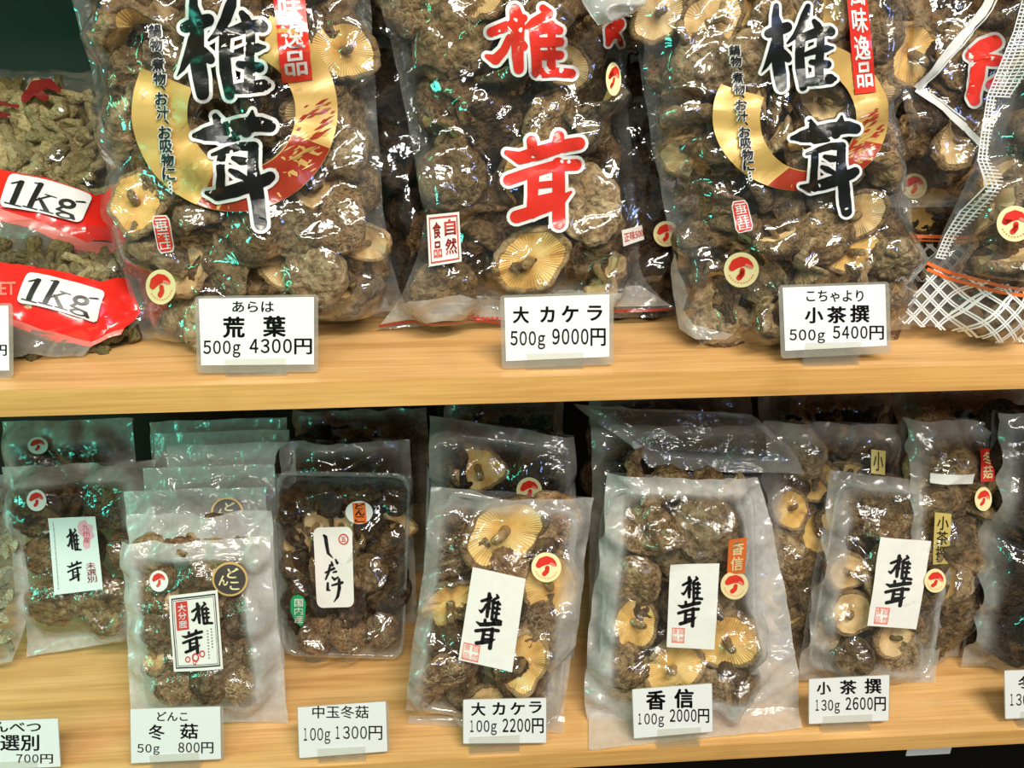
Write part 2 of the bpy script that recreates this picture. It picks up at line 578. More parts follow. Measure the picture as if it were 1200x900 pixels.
def text_flat(txt, bold=0.0, space=1.0):
    """Glyph shapes of a string as flat polygons, cut to its own bounding box."""
    cu = bpy.data.curves.new('t', 'FONT')
    cu.body = txt
    cu.size = 1.0
    cu.resolution_u = 3
    cu.space_character = space
    o = bpy.data.objects.new('t', cu)
    COL.objects.link(o)
    me = bpy.data.meshes.new_from_object(o)
    v = [(p.co.x, p.co.y) for p in me.vertices]
    f = [tuple(p.vertices) for p in me.polygons]
    bpy.data.meshes.remove(me)
    bpy.data.objects.remove(o)
    bpy.data.curves.remove(cu)
    t = Flat()
    t.v, t.f = v, f
    if bold > 0.002:
        k = bold
        t.shifted([(k, 0), (-k, 0), (0, k * .8), (0, -k * .8), (k * .7, k * .6), (-k * .7, -k * .6), (k * .7, -k * .6), (-k * .7, k * .6)])
    return t


_tc = {}


def add_text(flat, txt, x0, y0, x1, y1, bold=0.012, rot=0.0, vertical=False, space=1.0, fit=True):
    """Puts txt in the box x0..x1, y0..y1 (y grows downwards, as in the photograph)."""
    if vertical:
        n = len(txt)
        for i, ch in enumerate(txt):
            a, b = y0 + (y1 - y0) * i / n, y0 + (y1 - y0) * (i + 0.92) / n
            if ch in '、':
                add_text(flat, ch, x0 + (x1 - x0) * .6, a, x1 - (x1 - x0) * .05, a + (b - a) * .4, bold)
            elif ch != ' ':
                add_text(flat, ch, x0, a, x1, b, bold)
        return flat
    key = (txt, bold, space)
    if key not in _tc:
        _tc[key] = text_flat(txt, bold, space)
    t = _tc[key]
    if not t.v:
        return flat
    ax, bx = min(p[0] for p in t.v), max(p[0] for p in t.v)
    ay, by = min(p[1] for p in t.v), max(p[1] for p in t.v)
    cx, cy = (x0 + x1) / 2, (y0 + y1) / 2
    kx, ky = (x1 - x0) / max(bx - ax, 1e-6), (y1 - y0) / max(by - ay, 1e-6)
    c, s_ = math.cos(rot), math.sin(rot)
    b = len(flat.v)
    for p in t.v:
        u, w = (p[0] - (ax + bx) / 2) * kx, -(p[1] - (ay + by) / 2) * ky
        flat.v.append((cx + u * c - w * s_, cy + u * s_ + w * c))
    flat.f += [tuple(b + i for i in f) for f in t.f]
    return flat


# the brush characters, stroke by stroke (x, y, half width)
def sc_st(sts, ox, oy, k):
    return [[(ox + x / k, oy + y / k, r / k) for x, y, r in st] for st in sts]


SHII_A = [[(255, -40, 25), (250, 60, 35), (265, 130, 50), (275, 300, 55), (285, 480, 60), (305, 600, 60), (320, 710, 50)],
          [(190, 215, 42), (270, 190, 55), (360, 160, 48)],
          [(250, 300, 40), (215, 430, 38), (170, 520, 20), (130, 578, 3)],
          [(330, 390, 28), (362, 440, 42), (378, 455, 34)],
          [(550, -30, 26), (530, 50, 43), (495, 150, 42), (440, 240, 30), (365, 310, 10)],
          [(485, 250, 46), (482, 400, 42), (492, 550, 46), (520, 720, 38)],
          [(612, 110, 24), (640, 150, 36), (660, 190, 36)],
          [(500, 262, 40), (620, 220, 46), (750, 200, 46), (768, 212, 42)],
          [(672, 230, 36), (672, 400, 38), (668, 600, 42), (664, 650, 38)],
          [(520, 422, 20), (640, 382, 32), (730, 366, 34), (785, 362, 12)],
          [(592, 490, 26), (680, 505, 36), (742, 515, 38)],
          [(530, 680, 35), (660, 665, 46), (770, 650, 48), (812, 650, 22)]]
TAKE_A = [[(240, 175, 18), (320, 165, 48), (420, 150, 66), (560, 110, 58), (700, 95, 52), (768, 110, 42)],
          [(385, 40, 22), (410, 90, 38), (440, 160, 50)],
          [(645, 5, 10), (640, 60, 35), (600, 150, 40)],
          [(430, 190, 40), (545, 200, 14)],
          [(365, 308, 12), (470, 275, 26), (560, 250, 30), (655, 250, 34)],
          [(432, 320, 30), (427, 450, 30), (422, 560, 33)],
          [(510, 332, 16), (565, 352, 30), (620, 355, 22)],
          [(492, 418, 16), (535, 440, 26), (590, 468, 20)],
          [(650, 280, 38), (648, 400, 40), (660, 500, 52), (682, 620, 50), (702, 790, 46)],
          [(322, 575, 14), (400, 590, 42), (520, 560, 48), (640, 520, 48), (740, 480, 44), (768, 462, 38)]]
SHII_B = [[(395, 95, 52), (415, 180, 66), (420, 350, 58), (420, 500, 52), (430, 610, 45)],
          [(190, 290, 42), (330, 235, 46), (470, 170, 38)],
          [(350, 340, 35), (300, 450, 38), (225, 530, 46), (150, 500, 20)],
          [(455, 375, 28), (475, 415, 36)],
          [(640, 80, 32), (690, 130, 42), (630, 160, 38), (560, 205, 40), (500, 245, 22)],
          [(560, 260, 46), (577, 450, 42), (592, 640, 46)],
          [(600, 262, 50), (720, 250, 46), (785, 275, 36)], [(600, 380, 44), (790, 376, 40)], [(600, 492, 44), (790, 490, 38)],
          [(712, 220, 34), (712, 620, 42)],
          [(600, 645, 44), (760, 640, 42), (888, 652, 42)]]
TAKE_B = [[(150, 250, 20), (250, 290, 48), (400, 250, 54), (545, 205, 50), (690, 180, 48)],
          [(335, 160, 38), (345, 240, 40)], [(540, 125, 40), (530, 210, 52)],
          [(165, 455, 42), (300, 408, 42), (500, 350, 40), (668, 340, 44)],
          [(350, 400, 46), (345, 560, 40), (340, 700, 44)],
          [(535, 330, 46), (540, 560, 48), (540, 775, 50)],
          [(380, 392, 22), (520, 372, 22)], [(370, 495, 26), (530, 480, 26)], [(370, 600, 26), (540, 560, 24)],
          [(222, 730, 48), (350, 690, 46), (540, 615, 46), (630, 545, 10)]]


def brush_word(flat, st_top, st_bot, box_top, box_bot, k=1.0, grow=0.0, slant=0.0):
    for st, (x0, y0, x1, y1) in ((st_top, box_top), (st_bot, box_bot)):
        xs = [p[0] for s in st for p in s]
        ys = [p[1] for s in st for p in s]
        ax, bx, ay, by = min(xs) - 30, max(xs) + 30, min(ys) - 30, max(ys) + 40
        kx, ky = (x1 - x0) / (bx - ax), (y1 - y0) / (by - ay)
        kk = (kx + ky) / 2
        flat.strokes([[(x0 + (x - ax) * kx + slant * (by - y) * ky, y0 + (y - ay) * ky, r * kk) for x, y, r in s] for s in st], grow, k)
    return flat

# ------------------------------------------------------------------ sheets, bags and what is printed on them
def poly_at(pts, t):
    n = len(pts) - 1
    k = min(int(t * n), n - 1) if t < 1 else n - 1
    k = max(k, 0)
    f = t * n - k
    p0, p1, p2, p3 = pts[max(k - 1, 0)], pts[k], pts[k + 1], pts[min(k + 2, n)]
    f = max(-0.3, min(1.3, f))
    return 0.5 * ((2 * p1[0]) + (p2[0] - p0[0]) * f + (2 * p0[0] - 5 * p1[0] + 4 * p2[0] - p3[0]) * f * f + (3 * p1[0] - p0[0] - 3 * p2[0] + p3[0]) * f ** 3), \
        0.5 * ((2 * p1[1]) + (p2[1] - p0[1]) * f + (2 * p0[1] - 5 * p1[1] + 4 * p2[1] - p3[1]) * f * f + (3 * p1[1] - p0[1] - 3 * p2[1] + p3[1]) * f ** 3)


JOBS = []
PLANES = {}


class Bag:
    """A filled bag: its sheet frame, the two side edges (seen in the photograph, bottom to top), bulge and wrinkles."""
    def __init__(s, fr, left, right, D=0.03, B=0.02, mar=(.05, .05, .06, .05), amp=0.0022, seed=1, wp=0.0, lump=0.15, power=3.0, ground=True):
        s.fr, s.D, s.B, s.mar, s.amp, s.seed, s.lump, s.power = fr, D, B, mar, amp, seed, lump, power
        def tl(p):
            q = loc(fr, p[0], p[1], wp)
            return (q.x, max(q.y, 0.001) if ground else q.y)
        s.L = [tl(p) for p in left]
        s.R = [tl(p) for p in right]
        s.env = None
        s.pts = []
        s.fv, s.ff = [], []
        s.y0 = (s.L[0][1] + s.R[0][1]) / 2
        s.y1 = (s.L[-1][1] + s.R[-1][1]) / 2

    def P(s, u, t):
        a, b = poly_at(s.L, t), poly_at(s.R, t)
        return a[0] + (b[0] - a[0]) * u, a[1] + (b[1] - a[1]) * u

    def inv(s, x, y):
        t = (y - s.y0) / (s.y1 - s.y0)
        for _ in range(5):
            t = max(-0.02, min(1.02, t))
            a, b = poly_at(s.L, t), poly_at(s.R, t)
            dx, dy = b[0] - a[0], b[1] - a[1]
            u = ((x - a[0]) * dx + (y - a[1]) * dy) / (dx * dx + dy * dy)
            t += (y - (a[1] + dy * u)) / (s.y1 - s.y0)
        return u, t

    def prof(s, u, t):
        ml, mr, mb, mt = s.mar
        a = (u - ml) / (1 - ml - mr)
        b = (t - mb) / (1 - mb - mt)
        if a <= 0 or a >= 1 or b <= 0 or b >= 1:
            return 0.0
        n = s.power
        return math.sqrt(max(0, 1 - abs(2 * a - 1) ** n)) * math.sqrt(max(0, 1 - abs(2 * b - 1) ** (n + 1)))

    def settle(s):
        """Lets the film lie over what is inside: a height map of the contents, widened and smoothed as taut film would be."""
        if not s.pts:
            return
        P = np.concatenate(s.pts)
        c = 0.0025
        s.ex, s.ey, s.ec = P[:, 0].min() - 0.03, P[:, 1].min() - 0.03, c
        w, h = int((P[:, 0].max() + 0.03 - s.ex) / c) + 2, int((P[:, 1].max() + 0.03 - s.ey) / c) + 2
        g = np.zeros((h, w))
        np.maximum.at(g, (((P[:, 1] - s.ey) / c).astype(int), ((P[:, 0] - s.ex) / c).astype(int)), P[:, 2])

        def dil(a, n):
            for _ in range(n):
                q = np.pad(a, 1, mode='edge')
                a = np.maximum.reduce([q[1:-1, 1:-1], q[:-2, 1:-1], q[2:, 1:-1], q[1:-1, :-2], q[1:-1, 2:]])
            return a

        def blur(a, n):
            for _ in range(n):
                q = np.pad(a, 1, mode='edge')
                a = (q[1:-1, 1:-1] * 2 + q[:-2, 1:-1] + q[2:, 1:-1] + q[1:-1, :-2] + q[1:-1, 2:]) / 6
            return a
        s.env = blur(dil(g, 3), 4) + 0.0008
        s.env[s.env < 0.0012] = 0
        s.env2 = np.maximum(blur(dil(g, 6), 14), s.env)
        s.env3 = np.maximum(blur(dil(g, 4), 10), s.env)

    def elook(s, g, x, y):
        fx, fy = (x - s.ex) / s.ec, (y - s.ey) / s.ec
        i, j = int(fx), int(fy)
        if i < 0 or j < 0 or i >= g.shape[1] - 1 or j >= g.shape[0] - 1:
            return 0.0
        fx -= i
        fy -= j
        return float((g[j, i] * (1 - fx) + g[j, i + 1] * fx) * (1 - fy) + (g[j + 1, i] * (1 - fx) + g[j + 1, i + 1] * fx) * fy)

    def H(s, u, t, x, y, smooth=False):
        p = s.prof(u, t)
        h = s.D * p * (1 + s.lump * (nz((x, y, 0), 22, s.seed) + 0.3 * nz((x, y, 3), 60, s.seed)))
        if s.env is not None:
            h = max(h, s.elook(s.env2 if smooth == 2 else s.env3 if smooth else s.env, x, y))
        if not smooth:
            h += s.wr(x, y) * (0.55 + 0.45 * p)
            if p == 0:
                h += s.amp * 1.6 * nz((x, y, 9), 18, s.seed)
        return h

    def wr(s, x, y):
        ax, ay = x + 0.35 * y, y - 0.35 * x
        w1 = nz((x, y, 1), 9, s.seed + 5) * 0.12
        r1 = 1 - abs(noise.noise(Vector((ax * 16 + w1 * 12, ay * 30 + w1 * 9, s.seed * 7.1)))) * 2.0
        r2 = 1 - abs(noise.noise(Vector((ay * 21 - w1 * 9, ax * 46 + w1 * 16, s.seed * 3.3 + 4)))) * 2.4
        r1 = max(0, r1) ** 5 * 1.5
        r2 = max(0, r2) ** 4
        return s.amp * (r1 + 0.6 * r2 + 0.5 * nz((x, y, 2), 35, s.seed))

    def film(s, parent, mat, back_mat=None, ns=64, nt=84, edge_amp=0.0015, haze_in=0.0):
        JOBS.append((s, lambda: s._film(parent, mat, back_mat, ns, nt, edge_amp, haze_in)))

    def _film(s, parent, mat, back_mat, ns, nt, edge_amp, haze_in):
        for side in ('front_film', 'back_film'):
            if side == 'back_film' and back_mat is None:
                continue
            a, b = (ns, nt) if side == 'front_film' else (ns // 2, nt // 2)
            vs_, hz, fs = [], [], []
            for j in range(b + 1):
                for i in range(a + 1):
                    u, t = i / a, j / b
                    x, y = s.P(u, t)
                    e = 1.0 if i in (0, a) else 0
                    x += e * edge_amp * nz((y, 0, 0), 40, s.seed + i)
                    if j == b:
                        y += edge_amp * nz((x, 5, 0), 40, s.seed)
                    p = s.prof(u, t)
                    if side == 'front_film':
                        z = s.H(u, t, x, y)
                    else:
                        z = -0.0008 - s.B * s.prof(u, t)
                        if p == 0:
                            z += s.amp * 1.6 * nz((x, y, 9), 18, s.seed)
                    vs_.append((x, y, z))
                    ml, mr, mb, mt = s.mar
                    sharp = max(0, 1 - p * 1.6)
                    hz.append(haze_in + (1 - haze_in) * sharp)
            for j in range(b):
                for i in range(a):
                    k = j * (a + 1) + i
                    fs.append((k, k + 1, k + a + 2, k + a + 1))
            me = mesh_of(side, vs_, fs, mat if side == 'front_film' else back_mat, True)
            at = me.attributes.new('haze', 'FLOAT', 'POINT')
            at.data.foreach_set('value', hz)
            put(side, me, parent)

    def px2loc(s, px, py, fix=None):
        if fix is not None:
            w = fix[0]
            for _ in range(2):
                q = loc(s.fr, px, py, w)
                w = fix[0] + fix[1] * q.x + fix[2] * q.y
            q = loc(s.fr, px, py, w)
            return q.x, q.y
        w = s.D * 0.8
        for _ in range(2):
            q = loc(s.fr, px, py, w)
            u, t = s.inv(q.x, q.y)
            w = s.H(u, t, q.x, q.y, True)
        q = loc(s.fr, px, py, w)
        return q.x, q.y

    def draped(s, name, flat, mat, eps, parent, cell=0.008, px=True, flatten=0.0, label=None, wfix=None):
        """A flat printed or stuck-on shape laid over the bulging front film."""
        o = put(name, bpy.data.meshes.new(name), parent, label)
        if name in ('paper_label', 'brush_lettering', 'square_seal', 'label_border', 'red_panel', 'panel_lettering', 'rounded_label') or 'sticker' in name or 'sticker' in parent.name or 'label' in parent.name or name in ('emblem', 'emblem_shade'):
            lab = True
        else:
            lab = False
        JOBS.append((s, lambda: s._drape(o, name, flat, mat, eps, cell, px, flatten, lab, wfix, parent)))
        return o

    def _drape(s, o, name, flat, mat, eps, cell, px, flatten, lab, wfix, parent):
        if not flat.v:
            return
        bm = bmesh.new()
        fix = (wfix, 0.0, 0.0) if wfix is not None else None
        if lab:
            if parent.name in PLANES:
                fix = PLANES[parent.name]
            else:
                q = [s.px2loc(*p) for p in flat.v]
                q = q + [(sum(p[0] for p in q) / len(q), sum(p[1] for p in q) / len(q))]
                h = np.array([s.H(*s.inv(*p), p[0], p[1], 2) + s.amp * 0.9 for p in q])
                A = np.array([(1, p[0], p[1]) for p in q])
                k = np.linalg.lstsq(A, h, rcond=None)[0]
                k[0] += max(0, (h - A @ k).max()) * 0.9
                fix = tuple(k)
            PLANES[o.name] = fix
        pts = [s.px2loc(p[0], p[1], fix) for p in flat.v] if px else flat.v
        vv = [bm.verts.new((x, y, 0)) for x, y in pts]
        for f in flat.f:
            try:
                bm.faces.new([vv[i] for i in f])
            except ValueError:
                pass
        if not bm.verts:
            return
        xs, ys = [p[0] for p in pts], [p[1] for p in pts]
        for ax, lo, hi in ((0, min(xs), max(xs)), (1, min(ys), max(ys))):
            k = int((hi - lo) / cell)
            for i in range(1, k + 1):
                co = [0, 0, 0]
                co[ax] = lo + (hi - lo) * i / (k + 1)
                no = [0, 0, 0]
                no[ax] = 1
                bmesh.ops.bisect_plane(bm, geom=bm.verts[:] + bm.edges[:] + bm.faces[:], plane_co=co, plane_no=no, dist=1e-6)
        cx, cy = sum(xs) / len(xs), sum(ys) / len(ys)
        for v in bm.verts:
            x, y = v.co.x, v.co.y
            u, t = s.inv(x, y)
            if lab:
                pl = fix[0] + fix[1] * x + fix[2] * y
                h = pl + 0.25 * max(-0.004, min(0.004, s.H(u, t, x, y, 2) + s.amp * 0.9 - pl))
            else:
                h = s.H(u, t, x, y)
                if flatten:
                    h = h * (1 - flatten) + flatten * (s.H(u, t, x, y, True) + s.amp * 1.1)
            v.co.z = h + eps
        for f in bm.faces:
            if f.normal.z < 0:
                f.normal_flip()
        bm.to_mesh(o.data)
        bm.free()
        o.data.materials.append(mat)
        o.data.polygons.foreach_set('use_smooth', [True] * len(o.data.polygons))


# ------------------------------------------------------------------ dried mushrooms
def cap_deform(x, y, z, sd, st, wav, curl):
    th = math.atan2(y, x)
    r = math.hypot(x, y)
    k = 1 + 0.16 * noise.noise(Vector((math.cos(th) * 1.3, math.sin(th) * 1.3, sd))) + 0.05 * noise.noise(Vector((math.cos(th) * 4, math.sin(th) * 4, sd + 9)))
    x, y = x * k * st, y * k / st
    z += wav * r * r * (noise.noise(Vector((math.cos(th) * 1.1, math.sin(th) * 1.1, sd + 4))) + 0.35 * noise.noise(Vector((math.cos(th) * 3.5, math.sin(th) * 3.5, sd + 14))))
    z += curl * r * r * (x * 0.7)
    return x, y, z


def mushroom_meshes(kind, sd, lo=False):
    h, wav, wr, st, curl = {'round': (0.62, 0.28, 0.13, 1.04, 0.0), 'flat': (0.30, 0.45, 0.09, 1.12, 0.12),
                            'thick': (0.78, 0.2, 0.16, 0.98, 0.0), 'curled': (0.34, 0.9, 0.11, 1.25, 0.35)}[kind]
    na, nr = (22, 9) if lo else (64, 22)
    prof = []
    for i in range(nr):
        a = i / (nr - 1)
        prof.append((math.sin(a * math.pi / 2) ** 0.92, h * math.cos(a * math.pi / 2) ** 0.85 * (1 - 0.12 * (1 - a) ** 4)))
    tuck = 0.16 if kind != 'thick' else 0.26
    prof += [(1.0 - tuck * 0.25, -0.09), (1.0 - tuck * 0.8, -0.13), (0.97 - tuck, -0.07)]
    v, f = [], []
    for i, (r, z) in enumerate(prof):
        for j in range(na):
            th = 2 * math.pi * j / na
            x, y = r * math.cos(th), r * math.sin(th)
            if i < nr:
                q = Vector((x * 2.2, y * 2.2, z * 2 + sd))
                w = 1 - 2.2 * abs(noise.noise(q + Vector((0.6 * noise.noise(q * 0.8), 0, 0))))
                w2 = 1 - 2.0 * abs(noise.noise(q * 2.3))
                w3 = 1 - 2.4 * abs(noise.noise(Vector((math.cos(th) * 3.2 + q.z, math.sin(th) * 3.2, r * 1.5 + sd))))
                w4 = 1 - 2.0 * abs(noise.noise(q * 4.6))
                z2 = z + wr * max(-0.35, w * 0.8 + 0.5 * w2 + 0.6 * w3 * r + 0.28 * w4) * (0.45 + 0.55 * min(1, r * 1.6)) - wr * 0.6
            else:
                z2 = z + 0.03 * noise.noise(Vector((math.cos(th) * 5, math.sin(th) * 5, sd)))
            v.append(cap_deform(x, y, z2, sd, st, wav, curl))
    for i in range(len(prof) - 1):
        for j in range(na):
            k = (j + 1) % na
            f.append((i * na + j, (i + 1) * na + j, (i + 1) * na + k, i * na + k))
    cap = (v, f)
    # gills
    r0 = 0.975 - tuck
    ng, rr = (16, 3) if lo else (120, 7)
    v, f, ridge = [], [], []
    for i in range(rr):
        a = i / (rr - 1)
        r = r0 + (0.10 - r0) * a
        for j in range(ng):
            th = 2 * math.pi * j / ng + 0.05 * a * math.sin(sd)
            up = (j % 2) if not lo else 0
            z = -0.075 + (0.05 + 0.16 * h) * math.sin(a * math.pi / 2) ** 0.8 - 0.022 * up * (1 - 0.4 * a)
            v.append(cap_deform(r * math.cos(th), r * math.sin(th), z, sd, st, wav, curl))
            ridge.append(float(up))
    for i in range(rr - 1):
        for j in range(ng):
            k = (j + 1) % ng
            f.append((i * ng + j, (i + 1) * ng + j, (i + 1) * ng + k, i * ng + k))
    gills = (v, f, ridge)
    # stem
    rnd = random.Random(int(sd * 100))
    bx, by, ln = rnd.uniform(-.35, .35), rnd.uniform(-.35, .35), rnd.uniform(.4, .85)
    v, f = [], []
    ns = 6 if lo else 12
    rings = [(0.0, 0.17), (0.25, 0.13), (0.5, 0.12), (0.8, 0.14), (0.97, 0.12), (1.0, 0.02)]
    for a, r in rings:
        for j in range(ns):
            th = 2 * math.pi * j / ns
            k = r * (1 + 0.2 * noise.noise(Vector((math.cos(th) * 2, math.sin(th) * 2, a * 3 + sd))))
            v.append((bx * a * a + k * math.cos(th), by * a * a + k * math.sin(th), 0.12 - ln * a))
    for i in range(len(rings) - 1):
        for j in range(ns):
            k = (j + 1) % ns
            f.append((i * ns + j, (i + 1) * ns + j, (i + 1) * ns + k, i * ns + k))
    return cap, gills, (v, f)


PROTO = {}
for kind, n in (('round', 4), ('flat', 4), ('thick', 4), ('curled', 4)):
    for i in range(n):
        c, g, s_ = mushroom_meshes(kind, 1.37 * (i + 1) + {'round': 0, 'flat': 10, 'thick': 20, 'curled': 30}[kind])
        mc = mesh_of('cap', c[0], c[1], M['capA'], True)
        na_ = 64
        at = mc.attributes.new('rim', 'FLOAT', 'POINT')
        at.data.foreach_set('value', [(0 if q // na_ < 21 else min(1, (q // na_ - 20) / 3)) for q in range(len(c[0]))])
        mg = mesh_of('gills', g[0], g[1], M['gillY'], False)
        at = mg.attributes.new('ridge', 'FLOAT', 'POINT')
        at.data.foreach_set('value', g[2])
        ms = mesh_of('stem', s_[0], s_[1], M['stem'], True)
        PROTO.setdefault(kind, []).append((mc, mg, ms))
LOW = [mushroom_meshes(k, 2.1 + i, True)[0] for i, k in enumerate(('round', 'thick', 'flat', 'curled'))]
PV = {}
for kind in PROTO:
    for i, (mc, mg, ms) in enumerate(PROTO[kind]):
        PV[kind, i] = [np.array([tuple(v.co) for v in m.vertices]) for m in (mc, mg, ms)]


def heap_add(bag, m, v, f):
    o = len(bag.fv)
    A = np.array(m)
    bag.fv.extend(map(tuple, np.array([tuple(p) for p in v]) @ A[:3, :3].T + A[:3, 3]))
    bag.ff.extend(tuple(o + i_ for i_ in q) for q in f)


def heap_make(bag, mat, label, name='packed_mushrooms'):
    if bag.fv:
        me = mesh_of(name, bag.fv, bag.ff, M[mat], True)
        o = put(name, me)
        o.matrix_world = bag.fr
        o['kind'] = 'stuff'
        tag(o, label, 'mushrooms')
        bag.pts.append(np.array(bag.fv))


def project(p):
    d = p - CAMP
    z = d.dot(CF)
    return 600 + FPX * d.dot(CR) / z, 450 - FPX * d.dot(CU) / z


def facing(rnd, mode):
    """Rotation that turns a mushroom's cap axis: 'cap' towards the viewer, 'gill' away, 'side' across."""
    if mode == 'cap':
        tilt, az = rnd.uniform(0, 38), rnd.uniform(0, 360)
    elif mode == 'gill':
        tilt, az = rnd.uniform(152, 176), rnd.uniform(0, 360)
    elif mode == 'gillflat':
        tilt, az = 174, rnd.uniform(0, 360)
    else:
        tilt, az = rnd.uniform(58, 112), rnd.uniform(0, 360)
    return (Matrix.Rotation(math.radians(az), 4, 'Z') @ Matrix.Rotation(math.radians(tilt), 4, 'Y') @ Matrix.Rotation(rnd.uniform(0, 6.28), 4, 'Z'))


LOOK = {'cap': 'cap up', 'gill': 'gills showing', 'gillflat': 'gills showing', 'side': 'on edge'}
ORD = ['', 'second ', 'third ', 'fourth ', 'fifth ', 'sixth ', 'seventh ', 'eighth ', 'ninth ', 'tenth ']
USED = {}


def direction(dx, dy):
    a = math.degrees(math.atan2(-dy, dx)) % 360
    return ['right of', 'up right of', 'above', 'up left of', 'left of', 'down left of', 'below', 'down right of'][int(((a + 22.5) % 360) // 45)]


def uniq(text):
    k = USED.get(text, 0)
    USED[text] = k + 1
    if k == 0:
        return text
    w = text.split(' ', 1)
    return ORD[min(k, 9)] + text if k < 10 else text + ' ' + str(k)


def put_mushroom(mw, kind, var, capm, gillm, label, group, stem=True, gills=True):
    r = thing('dried_shiitake', label, 'mushroom', mw, group)
    mc, mg, ms = PROTO[kind][var]
    parts = [('cap', mc, capm)]
    if gills:
        parts.append(('gills', mg, gillm))
        if stem:
            parts.append(('stem', ms, 'stem'))
    for nm, me, mt in parts:
        o = put(nm, me, r)
        o.material_slots[0].link = 'OBJECT'
        o.material_slots[0].material = M[mt]
    return r


def fill_bag(bag, name, group, R, rnd, kinds, capms, gillms, anchors, modes=('cap', 'cap', 'cap', 'side', 'gill'), specials=(), seed_w=0.0,
             hexk=1.3, clip=None, back=True, tmax=0.97, sink=0.42, smin=0.0, win=None, heap=False):
    """Packs the bag with mushrooms: the notable ones first, the others between them, a deep layer behind."""
    def add(x, y, w, r, mode, kind, capm, gillm, adj=None):
        k = rnd.randrange(len(PROTO[kind]))
        ml_ = Matrix.Translation((x, y, w)) @ facing(rnd, mode) @ Matrix.Scale(r, 4)
        mt = bag.fr @ ml_
        px, py = project(bag.fr @ Vector((x, y, w)))
        if px < -25 or px > 1225 or py < -28:
            return
        if heap and not adj:
            for q, m_ in enumerate(PROTO[kind][k]):
                if q == 0 or mode != 'cap':
                    heap_add(bag, ml_, [v_.co for v_ in m_.vertices], [tuple(p_.vertices) for p_ in m_.polygons])
            return
        a = min(anchors, key=lambda q: math.hypot(q[1] - px, q[2] - py))
        dd = direction(px - a[1], py - a[2])
        adj = adj or {'capA': 'brown', 'capB': 'grey-brown', 'capC': 'dark', 'capD': 'crazed tan'}[capm]
        A = np.array(ml_)
        vv = PV[kind, k]
        for q in (vv if mode != 'cap' else vv[:1]):
            bag.pts.append((q @ A[:3, :3].T + A[:3, 3]))
        lab = uniq('%s shiitake, %s, %s %s in %s' % (adj, LOOK[mode], dd, a[0], name))
        put_mushroom(mt, kind, k, capm, gillm, lab, group, stem=mode != 'cap', gills=mode != 'cap' or kind == 'curled')
    done = []
    for sp in specials:
        px, py, rp, mode, kind, capm, gillm = sp[:7]
        w = bag.D * 0.7
        q = loc(bag.fr, px, py, w)
        sc_ = (bag.fr @ q - CAMP).length / FPX
        r = rp * sc_
        add(q.x, q.y, bag.D * (sp[8] if len(sp) > 8 else 0.62), r, mode, kind, capm, gillm, sp[7] if len(sp) > 7 else None)
        done.append((q.x, q.y, r))
    ml, mr, mb, mt = bag.mar
    d = R * hexk
    H_ = bag.y1 - bag.y0
    rows = int(H_ * (1 - mb - mt) / (d * 0.88)) + 1
    for j in range(rows):
        t = mb + (j + 0.55) * d * 0.88 / H_
        if t > tmax - mt * 0.5:
            break
        a, b = bag.P(ml, t), bag.P(1 - mr, t)
        W = math.hypot(b[0] - a[0], b[1] - a[1])
        n = max(1, int(round((W - 0.6 * d) / d)))
        for i in range(n + (j % 2)):
            u = (i + 0.5 - (0.5 if j % 2 else 0)) / n
            u = min(max(u, 0.4 * d / W), 1 - 0.4 * d / W)
            x = a[0] + (b[0] - a[0]) * u + rnd.uniform(-.16, .16) * d
            y = a[1] + (b[1] - a[1]) * u + rnd.uniform(-.16, .16) * d
            r = R * rnd.uniform(0.78, 1.18)
            if any(math.hypot(x - q[0], y - q[1]) < (q[2] + r) * 0.55 for q in done):
                continue
            uu, tt = bag.inv(x, y)
            h = bag.H(uu, tt, x, y, True)
            w = max(h - r * sink - 0.001 + rnd.uniform(-.2, .05) * r, -bag.B * 0.5)
            px, py = project(bag.fr @ Vector((x, y, w)))
            if win and not (win[0] < px < win[2] and win[1] < py < win[3]):
                continue
            add(x, y, w, r, rnd.choice(modes), rnd.choice(kinds), rnd.choice(capms), rnd.choice(gillms))
    if back:
        d2 = R * 1.5
        for j in range(int(H_ * (1 - mb - mt) / d2) + 1):
            t = mb + (j + 0.8) * d2 / H_
            if t > tmax - mt:
                break
            a, b = bag.P(ml, t), bag.P(1 - mr, t)
            W = math.hypot(b[0] - a[0], b[1] - a[1])
            n = max(1, int(W / d2))
            for i in range(n):
                u = (i + 0.5) / n
                x, y = a[0] + (b[0] - a[0]) * u, a[1] + (b[1] - a[1]) * u
                px, py = project(bag.fr @ Vector((x, y, 0)))
                if not (-60 < px < 1260 and -60 < py < 930) or (win and not (win[0] < px < win[2] and win[1] < py < win[3])):
                    continue
                for q in range(2):
                    mt_ = Matrix.Translation((x + rnd.uniform(-.3, .3) * d2, y + rnd.uniform(-.3, .3) * d2, bag.D * (0.05 + 0.25 * q) - 0.25 * R)) @ facing(rnd, rnd.choice(('cap', 'side'))) @ Matrix.Scale(R * 0.9, 4)
                    heap_add(bag, mt_, *LOW[rnd.randrange(4)])
        heap_make(bag, 'fillC' if capms[0] == 'capC' else 'fillA', 'dried mushrooms packed too deep to tell apart in ' + name)


